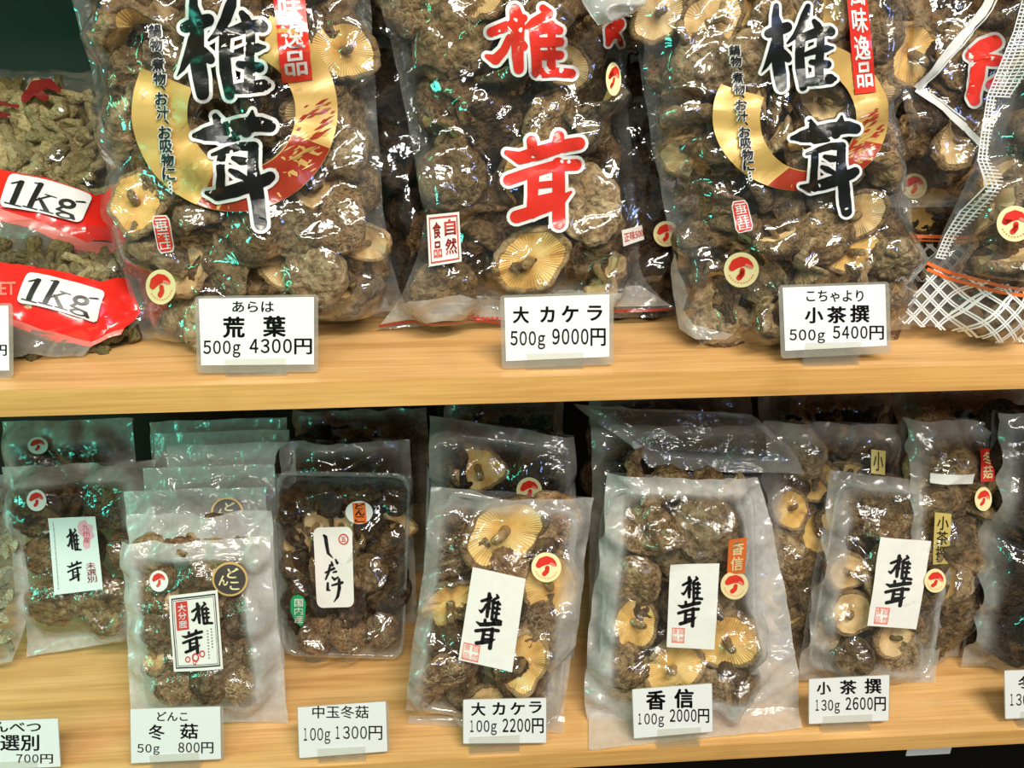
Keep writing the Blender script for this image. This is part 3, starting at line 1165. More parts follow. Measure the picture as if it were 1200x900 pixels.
# ------------------------------------------------------------------ stickers
def mushroom_sticker(bag, parent, cx, cy, r, rot=0.0, base='cream_sticker', ry=None, tips=True):
    ry = ry or r
    c, s_ = math.cos(rot), math.sin(rot)
    fl = Flat().disc(cx, cy, r, ry, 36)
    st = bag.draped('mushroom_sticker', fl, M[base], 0.0022, parent, cell=0.006, flatten=1.0)

    def tf(p):
        x, y = p[0] * r, p[1] * ry
        return cx + x * c - y * s_, cy + x * s_ + y * c
    e = Flat().strokes([[(-0.52, -0.13, 0.20), (-0.34, -0.38, 0.25), (-0.02, -0.52, 0.25), (0.28, -0.48, 0.20), (0.48, -0.36, 0.14), (0.60, -0.20, 0.09)],
                        [(-0.5, -0.12, 0.17), (-0.2, -0.32, 0.2), (0.15, -0.4, 0.18)],
                        [(0.06, 0.02, 0.15), (0.05, 0.25, 0.15), (-0.12, 0.44, 0.16)]])
    bag.draped('emblem', e.map(tf), M['red_print'], 0.0027, st, cell=0.01, flatten=1.0)
    g = Flat().strokes([[(0.30, -0.27, 0.09), (0.48, -0.20, 0.09), (0.62, -0.13, 0.05)]])
    bag.draped('emblem_shade', g.map(tf), M['pink_seal'], 0.0029, st, cell=0.01, flatten=1.0)
    if tips and r > 12:
        g = Flat()
        for k in range(11):
            a = math.radians(25 + 13 * k)
            x, y = 0.74 * math.cos(a), 0.74 * math.sin(a)
            g.strokes([[(x - 0.035, y - 0.02, 0.022), (x + 0.035, y + 0.02, 0.022)], [(x, y - 0.04, 0.018), (x - 0.01, y + 0.04, 0.018)]], cap=False)
        bag.draped('small_lettering', g.map(tf), M['orange'], 0.0027, st, cell=0.01, flatten=1.0)
    return st


def quad_map(q):
    """(0..1, 0..1) across and down -> the pixel inside the quad TL, TR, BR, BL."""
    def f(p):
        u, v = p
        x = (q[0][0] * (1 - u) + q[1][0] * u) * (1 - v) + (q[3][0] * (1 - u) + q[2][0] * u) * v
        y = (q[0][1] * (1 - u) + q[1][1] * u) * (1 - v) + (q[3][1] * (1 - u) + q[2][1] * u) * v
        return x, y
    return f


# ------------------------------------------------------------------ price cards
def add_number(flat, txt, x0, y0, x1, y1, bold=0.02):
    """Figures set closely, each cut to its own narrow cell."""
    wd = {'円': 1.08}
    ws = [wd.get(ch, 0.60) for ch in txt]
    k = (x1 - x0) / sum(ws)
    x, h = x0, y1 - y0
    for ch, w in zip(txt, ws):
        g = chr(ord(ch) + 0xFEE0) if ord(ch) < 128 else ch
        a, b_ = x + 0.06 * k, x + (w - 0.06) * k
        ya, yb = y0, y1
        if ch == '1':
            a, b_ = x + 0.14 * k, x + 0.42 * k
        if ch == 'g':
            ya, yb = y0 + 0.26 * h, y1 + 0.26 * h
        if ch == '円':
            ya, yb = y0 - 0.02 * h, y1 + 0.08 * h
        add_text(flat, g, a, ya, b_, yb, bold)
        x += w * k
    return flat


def price_card(q, texts, label, base_dy=9, lam=(5, 3, 5, 9), holder=(0.2, 0.75), ink='ink', z=0.0, lean=11, group='price cards', hh=6, hang=False):
    bx = (q[2][0] + q[3][0]) / 2
    by = (q[2][1] + q[3][1]) / 2 + base_dy
    fr = frame(bx, by, z, lean)
    t = thing('price_card', label, 'price tag', fr, group)
    qm = quad_map(q)

    def slab(name, pts, w0, w1, mat, parent=t):
        n = len(pts)
        v = []
        for w in (w0, w1):
            for p in pts:
                l = loc(fr, p[0], p[1], w0)
                v.append((l.x, l.y, w))
        f = [tuple(range(n, 2 * n)), tuple(reversed(range(n)))] + [(i, (i + 1) % n, n + (i + 1) % n, n + i) for i in range(n)]
        return put(name, mesh_of(name, v, f, mat), parent)
    pp = slab('paper', q, 0.0004, 0.0008, M['paper'])
    a, b, c, d = lam
    cs = [(q[0][0] - a, q[0][1] - b), (q[1][0] + c, q[1][1] - b), (q[2][0] + c, q[2][1] + d), (q[3][0] - a, q[3][1] + d)]
    pts = []
    for i, (x, y) in enumerate(cs):
        sx, sy = (1, -1, -1, 1)[i], (1, 1, -1, -1)[i]
        r = 4.5
        for k in range(4):
            an = k / 3 * math.pi / 2
            ca, sa = math.cos(an), math.sin(an)
            if i in (0, 2):
                pts.append((x + sx * r * (1 - ca), y + sy * r * (1 - sa)))
            else:
                pts.append((x + sx * r * (1 - sa), y + sy * r * (1 - ca)))
    slab('laminate_sleeve', pts, 0.0, 0.0003, M['laminate'])
    fl = Flat()
    for tx in texts:
        (add_number if tx[0][0].isdigit() else add_text)(fl, *tx[:5], bold=tx[5] if len(tx) > 5 else 0.02)
    v = []
    for p in fl.v:
        l = loc(fr, p[0], p[1], 0.0009)
        v.append((l.x, l.y, 0.0009))
    if v:
        put('lettering', mesh_of('lettering', v, fl.f, M[ink]), pp)
    # the clear clip that holds the card up
    x0 = q[3][0] * (1 - holder[0]) + q[2][0] * holder[0]
    x1 = q[3][0] * (1 - holder[1]) + q[2][0] * holder[1]
    yb = (q[3][1] + q[2][1]) / 2
    l0, l1 = loc(fr, x0, yb - hh, 0.002), loc(fr, x1, yb - hh, 0.002)
    bm = bmesh.new()
    for (xa, xb, ya, yb_, za, zb) in ((l0.x, l1.x, 0.0, l0.y, 0.0012, 0.0022), (l0.x, l1.x, 0.0, l0.y + 0.004, -0.0022, -0.0012), (l0.x, l1.x, 0.0003, 0.0016, -0.022, 0.0022)):
        m_ = bmesh.ops.create_cube(bm, size=1)
        for vv in m_['verts']:
            vv.co = Vector(((xa + xb) / 2 + vv.co.x * (xb - xa), (ya + yb_) / 2 + vv.co.y * (yb_ - ya), (za + zb) / 2 + vv.co.z * (zb - za)))
            vv.co.y -= min(vv.co.z, 0) * math.tan(math.radians(lean))
    ho = bm_mesh('card_holder', bm, M['acrylic'])
    at = ho.attributes.new('haze', 'FLOAT', 'POINT')
    at.data.foreach_set('value', [0.6] * len(ho.vertices))
    put('card_holder', ho, t)
    return t

# ------------------------------------------------------------------ the setting
def structure(o):
    o['kind'] = 'structure'
    return o


structure(box('floor', -3, 3, -4, 1.2, -1.32, -1.30, M['floor']))
structure(box('wall_back', -3, 3, 0.62, 0.66, -1.30, 2.4, M['wallpaint']))


def board(name, label, x0, x1, y0, y1, z0, z1, mt='wood_top'):
    t = thing(name, label, 'shelf', Matrix.Translation((0, y0, z1)))
    h = z1 - z0
    box('board', x0, x1, 0.0014, y1 - y0, -h, 0, M[mt], t)
    box('front_edging', x0, x1, 0, 0.0013, -h, -0.0001, M['wood_edge' if mt == 'wood_top' else mt], t)
    return t


board('shelf_board', 'long pine shelf board carrying the big mushroom bags', -1.1, 1.1, 0, 0.46, -0.0216, 0)
board('shelf_board', 'long pine shelf board carrying the small mushroom packs', -1.1, 1.1, 0, 0.46, ZL - 0.0185, ZL)
board('shelf_board', 'unseen pine shelf board added above the big mushroom bags for shade', -1.1, 1.1, 0.03, 0.46, 0.42, 0.442)  # out-of-view board, added so that the back of the shelf falls dark
board('shelf_board', 'lowest shelf board, blackened for shade, under the small mushroom packs', -1.1, 1.1, 0.02, 0.46, ZL - 0.43, ZL - 0.41, 'dark')  # dark material paints in the shade down here
tag(box('back_panel', -1.14, 1.14, 0.462, 0.474, -1.3, 0.9, M['back']), 'dark green back panel of the shelf unit', 'panel')
tag(box('side_panel', -1.14, -1.105, 0.0, 0.46, -1.3, 0.9, M['wood_edge']), 'pine upright panel at the red bag end of the shelves', 'panel')
tag(box('side_panel', 1.105, 1.14, 0.0, 0.46, -1.3, 0.9, M['wood_edge']), 'pine upright panel at the net bag end of the shelves', 'panel')


# ------------------------------------------------------------------ the large bags on the upper shelf
def gold_bag(price, label, fr, left, right, seed, oc, orx, ory, ic, irx, iry, tagq, col, k1, k2, sealq, stk, specials, R, slant=0.0, rot=0.0):
    bag = Bag(fr, left, right, D=0.036, B=0.03, mar=(.07, .06, .035, .03), amp=0.0026, seed=seed)
    t = thing('mushroom_bag', label, 'bag', fr, 'half kilo bags of dried mushrooms')
    bag.film(t, M['film'], M['film_back'], 72, 110)
    # gold crescent
    def ringpts(a0, a1, n, c0, rx0, ry0, c1, rx1, ry1):
        fl = Flat()
        b = len(fl.v)
        for i in range(n + 1):
            a = math.radians(a0 + (a1 - a0) * i / n)
            fl.v += [(c0[0] + rx0 * math.cos(a), c0[1] - ry0 * math.sin(a)), (c1[0] + rx1 * math.cos(a), c1[1] - ry1 * math.sin(a))]
        for i in range(n):
            fl.f.append((2 * i, 2 * i + 1, 2 * i + 3, 2 * i + 2))
        return fl
    g = bag.draped('gold_crescent', ringpts(-215 + 10, 70, 80, oc, orx, ory, ic, irx, iry), M['gold'], 0.0010, t, cell=0.008, flatten=0.6)
    rd = ringpts(-112, -22, 40, oc, orx - 0.5, ory - 0.5, ic, irx + 1, iry + 1)
    bag.draped('red_brush_sweep', rd, M['dark_red'], 0.0014, t, cell=0.008, flatten=0.6)
    rnd = random.Random(seed)
    for nm, mt, base, amt in (('gold_brush_streaks', 'gold', -27, 26), ('rust_brush_streaks', 'dark_red', -12, 22)):
        fl = Flat()
        for i in range(amt):
            a = math.radians(base + rnd.uniform(-13, 13) + (0 if nm[0] == 'g' else 6))
            f = rnd.uniform(0.1, 0.92)
            x = (ic[0] + irx * math.cos(a)) * (1 - f) + (oc[0] + orx * math.cos(a)) * f
            y = (ic[1] - iry * math.sin(a)) * (1 - f) + (oc[1] - ory * math.sin(a)) * f
            ln, wd = rnd.uniform(7, 24) * orx / 120, rnd.uniform(0.5, 1.7) * orx / 120
            dx, dy = math.cos(math.radians(27)), -math.sin(math.radians(27))
            pts = [(x - dx * ln / 2, y - dy * ln / 2), (x - dx * ln * .1 + wd, y - dy * ln * .1 + wd), (x + dx * ln / 2, y + dy * ln / 2), (x + dx * ln * .1 - wd, y + dy * ln * .1 - wd)]
            if all(((p[0] - oc[0]) / orx) ** 2 + ((p[1] - oc[1]) / ory) ** 2 < 0.97 for p in pts):
                fl.poly(pts)
        bag.draped(nm, fl, M[mt], 0.0017, t, cell=0.02, flatten=0.6)
    # red tag with white lettering
    qm = quad_map(tagq)
    fl = Flat()
    for i in range(8):
        fl.poly([qm((0, i / 8)), qm((1, i / 8)), qm((1, (i + 1) / 8)), qm((0, (i + 1) / 8))])
    rt = bag.draped('red_banner', fl, M['red_print'], 0.0019, t, flatten=0.8)
    fl = Flat()
    add_text(fl, '風味逸品', 0.14, 0.03, 0.88, 0.97, 0.022, vertical=True)
    bag.draped('lettering', fl.map(qm), M['white_print'], 0.0024, rt, cell=0.012, flatten=0.8)
    # big black characters with a pale outline
    for fr_, nm, mt, gr, ep in ((1, 'character_outline', 'white_print', 4.2, 0.0025), (0, 'brush_character', 'ink_gloss', 0.0, 0.0030)):
        for st, (x0, y0, k), wh in ((SHII_A, k1, 'upper'), (TAKE_A, k2, 'lower')):
            fl = Flat()
            fl.strokes([[(x0 + x / k + slant * y / k, y0 + y / k - rot * x / k, r / k) for x, y, r in s_] for s_ in st], gr * (k1[2] and 6.43 / k1[2]))
            bag.draped(wh + '_' + nm, fl, M[mt], ep, t, cell=0.006, flatten=0.85)
    # column of small black lettering with a pale edge
    for nm, mt, bold, ep in (('small_lettering_edge', 'white_print', 0.085, 0.0022), ('small_lettering', 'ink', 0.030, 0.0030)):
        fl = Flat()
        ws = [0.45 if ch == '、' else 0.9 if ch == '…' else 1.0 for ch in col[0]]
        tot = sum(ws)
        (x0, y0), (x1, y1), w = col[1], col[2], col[3]
        acc = 0
        for ch, wt in zip(col[0], ws):
            f0 = (acc + wt / 2) / tot
            acc += wt
            cx, cy = x0 + (x1 - x0) * f0, y0 + (y1 - y0) * f0
            h = (y1 - y0) / tot * 0.95
            if ch == '、':
                add_text(fl, ch, cx + w * .05, cy - h * .22, cx + w * .4, cy + h * .15, bold)
            elif ch == '…':
                for q in (-.3, 0, .3):
                    fl.disc(cx + q * 2, cy + q * h, 1.2 + (1.4 if bold > .05 else 0), n=10)
            else:
                g_ = 1.3 if bold > .05 else 0
                add_text(fl, ch, cx - w / 2 - g_, cy - h / 2 - g_ * .6, cx + w / 2 + g_, cy + h / 2 + g_ * .6, bold)
        bag.draped(nm, fl, M[mt], ep + 0.0012, t, cell=0.008, flatten=1.0)
    # little red seal
    qs = quad_map(sealq)
    fl = Flat()
    fl.v, fl.f = [], []
    pts = []
    for i in range(20):
        a = 2 * math.pi * i / 20
        x = max(-1, min(1, 1.25 * math.cos(a))) * .5 + .5
        y = max(-1, min(1, 1.25 * math.sin(a))) * .5 + .5
        pts.append((x, y))
    for nm, mt, ep, gr in (('seal_edge', 'white_print', 0.0020, 0.14), ('red_seal', 'red_print', 0.0024, 0.0)):
        f2 = Flat().poly([(0.5 + (x - .5) * (1 + gr), .5 + (y - .5) * (1 + gr * .5)) for x, y in pts])
        so = bag.draped(nm, f2.map(qs), M[mt], ep, t, flatten=1.0)
    f2 = Flat()
    for i, (x0, y0, x1, y1) in enumerate([(.12, .06, .88, .10), (.12, .15, .45, .18), (.55, .15, .88, .18), (.2, .22, .8, .25), (.12, .30, .42, .33), (.5, .29, .9, .32), (.15, .38, .85, .41), (.12, .47, .88, .50),
                                          (.12, .56, .4, .59), (.5, .55, .88, .58), (.15, .64, .45, .67), (.55, .64, .85, .67), (.12, .73, .88, .76), (.15, .82, .5, .85), (.6, .82, .85, .85), (.12, .9, .88, .93),
                                          (.46, .06, .53, .40), (.2, .15, .27, .33), (.74, .15, .81, .4), (.3, .5, .37, .76), (.62, .5, .69, .9), (.15, .76, .22, .92)]):
        f2.rect(x0, y0, x1, y1)
    bag.draped('seal_script', f2.map(qs), M['white_print'], 0.0028, so, flatten=1.0)
    mushroom_sticker(bag, t, *stk)
    rnd = random.Random(seed + 50)
    anchors = [('small red seal', (sealq[0][0] + sealq[2][0]) / 2, (sealq[0][1] + sealq[2][1]) / 2), ('round mushroom sticker', stk[0], stk[1]), ('red banner', tagq[0][0], tagq[3][1]),
               ('column of small characters', *col[1]), ('last small character', *col[2]), ('lower brush character', k2[0] + 100, k2[1] + 90), ('upper brush character', k1[0] + 60, k1[1] + 60),
               ('price card', (left[0][0] + right[0][0]) / 2, left[0][1] - 25)]
    fill_bag(bag, 'wide crescent bag' if price == '4300' else 'small crescent bag', 'dried mushrooms in the %s yen bag' % price, R, rnd, ['round', 'thick', 'curled', 'flat', 'curled'], ['capB', 'capA', 'capB', 'capD'], ['gillC', 'gillC', 'gillY'], anchors,
             modes=('cap', 'cap', 'side', 'side', 'gill'), specials=specials)
    return bag, t


fr1 = frame(300, 399, 0.0, 10, 2)
gold_bag('4300', 'widest clear bag with gold crescent and black characters, beside the red stem bags', fr1,
         [(168, 398), (140, 300), (122, 180), (108, 90), (85, 0), (68, -110)], [(476, 362), (455, 290), (446, 200), (440, 100), (434, 0), (428, -110)], 11,
         (276, 130), 120, 118, (284, 132), 63, 66,
         [(317, -38), (355, -38), (367, 94), (332, 99)], ('鍋物、煮物、お汁、お吸物に…', (184, 30), (203, 226), 15), (190, 0, 6.43), (190, 130, 6.0),
         [(181, 254), (199, 253), (206, 293), (189, 295)], (189, 336, 17.5, -0.15, 'cream_sticker', 20.5),
         [(402, 58, 36, 'gillflat', 'flat', 'capB', 'gillY', 'golden'), (158, 238, 34, 'gill', 'flat', 'capB', 'gillY', 'broad golden'), (372, 322, 36, 'cap', 'thick', 'capB', 'gillC', 'big wrinkled'),
          (432, 285, 26, 'gill', 'flat', 'capB', 'gillC', 'pale'), (398, 262, 34, 'cap', 'round', 'capD', 'gillC'), (250, 385, 34, 'cap', 'round', 'capB', 'gillC'), (160, 30, 40, 'side', 'curled', 'capB', 'gillY')], 0.025)
fr3 = frame(930, 402, 0.0, 10, -3)
_b3 = gold_bag('5400', 'smaller clear bag with gold crescent and black characters, beside the netted bag', fr3,
         [(815, 398), (792, 360), (787, 290), (768, 190), (752, 90), (738, 0), (725, -110)], [(1068, 386), (1072, 320), (1068, 240), (1052, 150), (1046, 70), (1052, 0), (1060, -110)], 23,
         (937, 136), 103, 88, (945, 140), 56, 60,
         [(988, -25), (1011, -25), (1024, 108), (999, 111)], ('鍋物、煮物、お汁、お吸物に…', (857, 54), (877, 212), 13), (875, 14, 8.0), (892, 138, 7.1),
         [(856, 237), (872, 235), (880, 268), (862, 272)], (868, 316, 20.5, 0.0, 'cream_sticker', 20.5),
         [(772, 15, 30, 'gillflat', 'flat', 'capA', 'gillC', 'pale'), (832, 26, 36, 'gill', 'flat', 'capB', 'gillC', 'broad pale'), (1008, 252, 30, 'gill', 'flat', 'capD', 'gillC', 'tan'),
          (900, 370, 30, 'side', 'curled', 'capB', 'gillC'), (965, 275, 32, 'cap', 'round', 'capA', 'gillC'), (1046, 300, 26, 'cap', 'thick', 'capB', 'gillC')], 0.024, slant=-0.02, rot=0.02)

b3, t3b = _b3
b3.draped('corner_seal', Flat().poly([(790, 296), (797, 318), (806, 345), (800, 362), (812, 380), (860, 392), (850, 398), (814, 397), (797, 386), (790, 350), (787, 310)]), film_mat('white_corner_seal', 0.4, hazecol=(0.88, 0.87, 0.82), gloss=1.0, edge=0, wrinkle=0.8), 0.0012, t3b, cell=0.005)

# the bag with red characters
fr2 = frame(615, 386, 0.0, 9, 0)
b2 = Bag(fr2, [(442, 386), (478, 330), (497, 250), (478, 150), (460, 60), (448, 0), (440, -110)], [(790, 362), (752, 320), (745, 240), (738, 150), (728, 60), (726, 0), (724, -110)],
         D=0.036, B=0.03, mar=(.07, .05, .125, .03), amp=0.0028, seed=31)
t2 = thing('mushroom_bag', 'big clear bag with red characters behind the 9000 yen card', 'bag', fr2, 'half kilo bags of dried mushrooms')
b2.film(t2, M['film'], M['film_back'], 72, 110)
for nm, mt, gr, ep in (('character_outline', 'white_print', 4.0, 0.0022), ('brush_character', 'red_print', 0.0, 0.0028)):
    b2.draped('upper_' + nm, Flat().strokes([[(550 + x / 7.5, y / 7.5, r / 7.5) for x, y, r in s_] for s_ in SHII_B], gr), M[mt], ep, t2, cell=0.006, flatten=0.85)
    b2.draped('lower_' + nm, Flat().strokes([[(570 + x / 6.43, 140 + y / 6.43, r / 6.43) for x, y, r in s_] for s_ in TAKE_B], gr), M[mt], ep, t2, cell=0.006, flatten=0.85)
q = [(500, 252), (538, 248), (541, 306), (503, 312)]
qm = quad_map(q)
lb = b2.draped('square_sticker', Flat().rect(0, 0, 1, 1).map(qm), M['white_sticker'], 0.0024, t2, flatten=1.0)
fl = Flat().frame_rect(.06, .05, .94, .95, .035)
for ch, x, y in (('自', .52, .12), ('然', .52, .5), ('食', .16, .15), ('品', .16, .53)):
    add_text(fl, ch, x, y, x + (.36 if x > .4 else .26), y + .33, 0.03)
b2.draped('lettering', fl.map(qm), M['red_seal'], 0.0029, lb, flatten=1.0)
qm = quad_map([(729, 270), (753, 264), (756, 281), (731, 289)])
lb = b2.draped('small_white_sticker', Flat().rect(0, 0, 1, 1).map(qm), M['white_sticker'], 0.0024, t2, flatten=1.0)
b2.draped('lettering', add_text(Flat(), '正味500', .08, .2, 1.0, .8, 0.02).map(qm), M['red_seal'], 0.0029, lb, flatten=1.0)
mushroom_sticker(b2, t2, 720, 92, 9, 0.2, 'cream_sticker', 20)
fl = Flat().strokes([[(712, 52, 3), (716, 36, 8), (726, 28, 6)], [(716, 36, 5), (728, 52, 3)]], 3)
b2.draped('red_mark_outline', fl, M['white_print'], 0.0022, t2)
fl = Flat().strokes([[(712, 52, 3), (716, 36, 8), (726, 28, 6)], [(716, 36, 5), (728, 52, 3)]], 0)
b2.draped('red_mark', fl, M['red_print'], 0.0028, t2)
fl = Flat().poly([(446, 380), (462, 360), (480, 352), (540, 345), (575, 352), (640, 346), (720, 343), (750, 334), (786, 358), (700, 368), (600, 375), (520, 376)])
b2.draped('bottom_seal', fl, film_mat('white_bottom_seal', 0.5, hazecol=(0.88, 0.87, 0.82), gloss=1.0, edge=0, wrinkle=0.8), 0.0012, t2, cell=0.005)
fl = Flat().line([(444, 382), (520, 379), (600, 379), (700, 373), (786, 362)], 2.6)
b2.draped('bottom_line', fl, M['dark_red'], 0.0016, t2)
fl = Flat()
for k in range(10):
    fl.rect(548 + k * 5.4, 371 - k * .1, 551.6 + k * 5.4, 374 - k * .1)
b2.draped('tiny_lettering', fl, M['red_seal'], 0.0016, t2)
fill_bag(b2, 'red-character bag', 'dried mushrooms in the 9000 yen bag', 0.031, random.Random(77), ['flat', 'curled', 'round', 'flat'], ['capA', 'capC', 'capA', 'capC'], ['gillC', 'gillY'],
         [('upper character', 630, 60), ('lower character', 640, 215), ('square sticker', 520, 280), ('white sticker', 742, 276), ('narrow sticker', 720, 92), ('price card', 650, 360)],
         modes=('cap', 'cap', 'cap', 'side', 'gill'),
         specials=[(622, 306, 43, 'gillflat', 'flat', 'capB', 'gillY', 'golden'), (662, 78, 30, 'gillflat', 'flat', 'capB', 'gillC', 'cream'), (535, 45, 44, 'cap', 'flat', 'capA', 'gillC', 'dark wide'), (700, 140, 36, 'side', 'curled', 'capB', 'gillY', 'upright'),
                   (520, 335, 38, 'cap', 'round', 'capA', 'gillC', 'bumpy'), (690, 240, 42, 'cap', 'flat', 'capB', 'gillC', 'big'), (530, 205, 40, 'cap', 'round', 'capA', 'gillC', 'arched'), (710, 330, 38, 'side', 'flat', 'capB', 'gillC')])

# net-printed bag at the end of the shelf
fr4 = frame(1200, 402, 0.0, 10, -4)
b4 = Bag(fr4, [(1050, 380), (1078, 340), (1094, 300), (1120, 240), (1146, 180), (1158, 110), (1190, 30), (1205, -80)], [(1400, 418), (1400, 340), (1400, 300), (1400, 240), (1400, 180), (1400, 110), (1400, 0), (1400, -80)],
         D=0.034, B=0.02, mar=(.15, .05, .11, .03), amp=0.0024, seed=41)
t4 = thing('mushroom_bag', 'big bag with white diamond net print and orange lines beside the 5400 yen bag', 'bag', fr4, 'half kilo bags of dried mushrooms')
b4.film(t4, M['film'], M['film_back'], 60, 100)
fl = Flat()
for i in range(-16, 28):                       # double diagonal lines of the net print
    for o in (0, 4):
        for sgn in (1, -1):
            pts = []
            for k in range(31):
                y = 309 + k * 3.6
                x = 1092 + i * 20 + o + sgn * (y - 309) * 0.95
                top = 309 + max(0, min(1, (x - 1092) / 110)) ** 0.7 * 26
                left = 1052 + (380 - y) * 0.60 if y < 380 else 1052 + (y - 380) * 6
                bot = 380 + max(0, x - 1052) * 0.16
                if x > left + 3 and x < 1300 and top < y < min(bot, 412):
                    pts.append((x, y))
                else:
                    if len(pts) > 1:
                        fl.line(pts, 1.9)
                    pts = []
            if len(pts) > 1:
                fl.line(pts, 1.9)
b4.draped('diamond_net_print', fl, M['white_print'], 0.0013, t4, cell=0.008, wfix=0.010, flatten=1.0)
fl = Flat()
for o in (0, 7):
    fl.line([(1090, 309 + o), (1115, 320 + o), (1150, 330 + o), (1200, 337 + o), (1290, 338 + o)], 4)
b4.draped('orange_lines', fl, M['orange'], 0.0020, t4, wfix=0.010, flatten=1.0)
fl = Flat()
ed = [(1098, 302), (1122, 243), (1147, 186), (1159, 112), (1190, 36), (1200, 0)]
for i in range(len(ed) - 1):
    (xa, ya), (xb, yb) = ed[i], ed[i + 1]
    n = max(2, int(math.hypot(xb - xa, yb - ya) / 4.2))
    wdt = 11 if i < 3 else 26
    for k in range(n):
        f = k / n
        x, y = xa + (xb - xa) * f, ya + (yb - ya) * f
        fl.line([(x, y), (x + wdt, y + 1.5)], 1.4)
    for o in range(0, wdt + 1, 4 if wdt < 20 else 5):
        fl.line([(xa + o, ya), (xb + o, yb)], 1.2)
b4.draped('fine_net_edge', fl, M['white_print'], 0.0013, t4, cell=0.02, wfix=0.006, flatten=1.0)
mushroom_sticker(b4, t4, 1188, 262, 21, 0.0)
mr_ = Flat().ring(1203, 311, 6, 8)
b4.draped('round_mark', mr_, M['white_print'], 0.002, t4)
fill_bag(b4, 'netted bag', 'dried mushrooms in the net-printed bag', 0.027, random.Random(5), ['curled', 'round', 'flat'], ['capD', 'capA', 'capB'], ['gillC', 'gillY'],
         [('round mushroom sticker', 1188, 262), ('orange lines', 1150, 335), ('fine net edge', 1150, 180), ('diamond net', 1140, 370)], modes=('cap', 'side', 'side', 'gill'),
         specials=[(1185, 300, 34, 'side', 'flat', 'capD', 'gillC', 'pale-stemmed'), (1175, 372, 22, 'cap', 'round', 'capB', 'gillC'), (1165, 240, 26, 'side', 'curled', 'capD', 'gillC', 'crusty')])


# ------------------------------------------------------------------ bags standing behind on the upper shelf
def behind(name_label, px, py_base, y, TL, TR, D, R, seed, filmm, kinds, capms, gills, anchor, lean=12, yaw=0, z=0.0, specials=(), mar=(.06, .06, .06, .05), modes=('cap', 'cap', 'side', 'gill'), cat='bag', group='bags standing behind the front row', name='mushroom_bag', B=0.02, amp=0.0024, win=None, bottom=None, nfilm=(44, 60), roll=0, heap=False):
    fr = frame(px, py_base, z, lean, yaw, roll, y=y)
    bag = Bag(fr, [TL, TL], [TR, TR], D=D, B=B, mar=mar, amp=amp, seed=seed, ground=False)
    a, b = bag.L[1], bag.R[1]
    sh = bottom or (0, 0)
    bag.L = [(a[0] + sh[0], 0.002), (a[0] + sh[0] * .5, a[1] / 2), a]
    bag.R = [(b[0] + sh[1], 0.002), (b[0] + sh[1] * .5, b[1] / 2), b]
    bag.y0, bag.y1 = 0.002, (a[1] + b[1]) / 2
    t = thing(name, name_label, cat, fr, group)
    bag.film(t, M[filmm], M['film_back'], nfilm[0], nfilm[1])
    if R:
        fill_bag(bag, anchor, 'dried mushrooms in ' + anchor, R, random.Random(seed), kinds, capms, gills, [('bag centre', *project(fr @ Vector(((a[0] + b[0]) / 2, bag.y1 / 2, 0))))], modes=modes, specials=specials, win=win, back=True, heap=heap)
    return bag, t


b5, t5 = behind('dark netted bag with orange line, deep between smaller crescent bag and big netted bag', 1095, 330, 0.15, (1010, 110), (1165, 110), 0.03, 0.027, 61, 'film', ['flat', 'round'], ['capC', 'capA'], ['gillY'], 'deep netted bag', win=(1000, 150, 1160, 340),
                specials=[(1090, 245, 30, 'gillflat', 'flat', 'capC', 'gillY', 'golden')])
mushroom_sticker(b5, t5, 1070, 218, 15, 0.0)
fl = Flat().line([(1050, 276), (1130, 278)], 4).line([(1050, 281), (1130, 283)], 2)
b5.draped('orange_lines', fl, M['orange'], 0.0018, t5)
fl = Flat()
for i in range(9):
    for o in (0, 3.2):
        fl.line([(1040 + i * 16 + o, 286), (1040 + i * 16 + o - 40, 330)], 1.6)
        fl.line([(1020 + i * 16 + o, 286), (1020 + i * 16 + o + 40, 330)], 1.6)
b5.draped('diamond_net_print', fl, M['grey_print'], 0.0014, t5)

b6, t6 = behind('tilted bag with white printed frame and red characters above the deep net bag', 1150, 300, 0.11, (1055, -60), (1240, -60), 0.028, 0.028, 67, 'film', ['curled', 'flat'], ['capC', 'capA'], ['gillY', 'gillC'], 'white-framed bag', z=0.10, win=(1040, -50, 1230, 170),
                specials=[(1070, 62, 36, 'gill', 'flat', 'capA', 'gillY', 'golden')])
fl = Flat().line([(1175, -25), (1074, 104), (1130, 150)], 9).line([(1130, 150), (1150, 175)], 7)
b6.draped('white_frame_print', fl, M['grey_print'], 0.0016, t6)
fl = Flat().line([(1180, -20), (1081, 104), (1130, 141)], 1.6)
b6.draped('white_frame_line', fl, M['grey_print'], 0.0018, t6)
RC = [[(1136, 66, 8), (1150, 56, 9), (1164, 50, 8)], [(1144, 60, 8), (1142, 90, 9), (1138, 110, 8), (1140, 118, 6)], [(1150, 70, 7), (1166, 72, 6)], [(1158, 100, 5), (1166, 96, 6)]]
b6.draped('red_character_outline', Flat().strokes(RC, 4), M['grey_print'], 0.0022, t6)
b6.draped('red_character', Flat().strokes(RC, 0.5), M['red_print'], 0.0028, t6)
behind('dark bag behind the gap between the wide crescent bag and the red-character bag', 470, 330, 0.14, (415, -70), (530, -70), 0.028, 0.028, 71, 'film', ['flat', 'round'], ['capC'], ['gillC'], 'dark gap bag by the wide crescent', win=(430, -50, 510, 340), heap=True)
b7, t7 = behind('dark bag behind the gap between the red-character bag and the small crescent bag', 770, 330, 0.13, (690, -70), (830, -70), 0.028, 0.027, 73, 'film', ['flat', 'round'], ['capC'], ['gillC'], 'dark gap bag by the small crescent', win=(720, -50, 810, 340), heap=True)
mushroom_sticker(b7, t7, 780, 274, 15, 0.0)
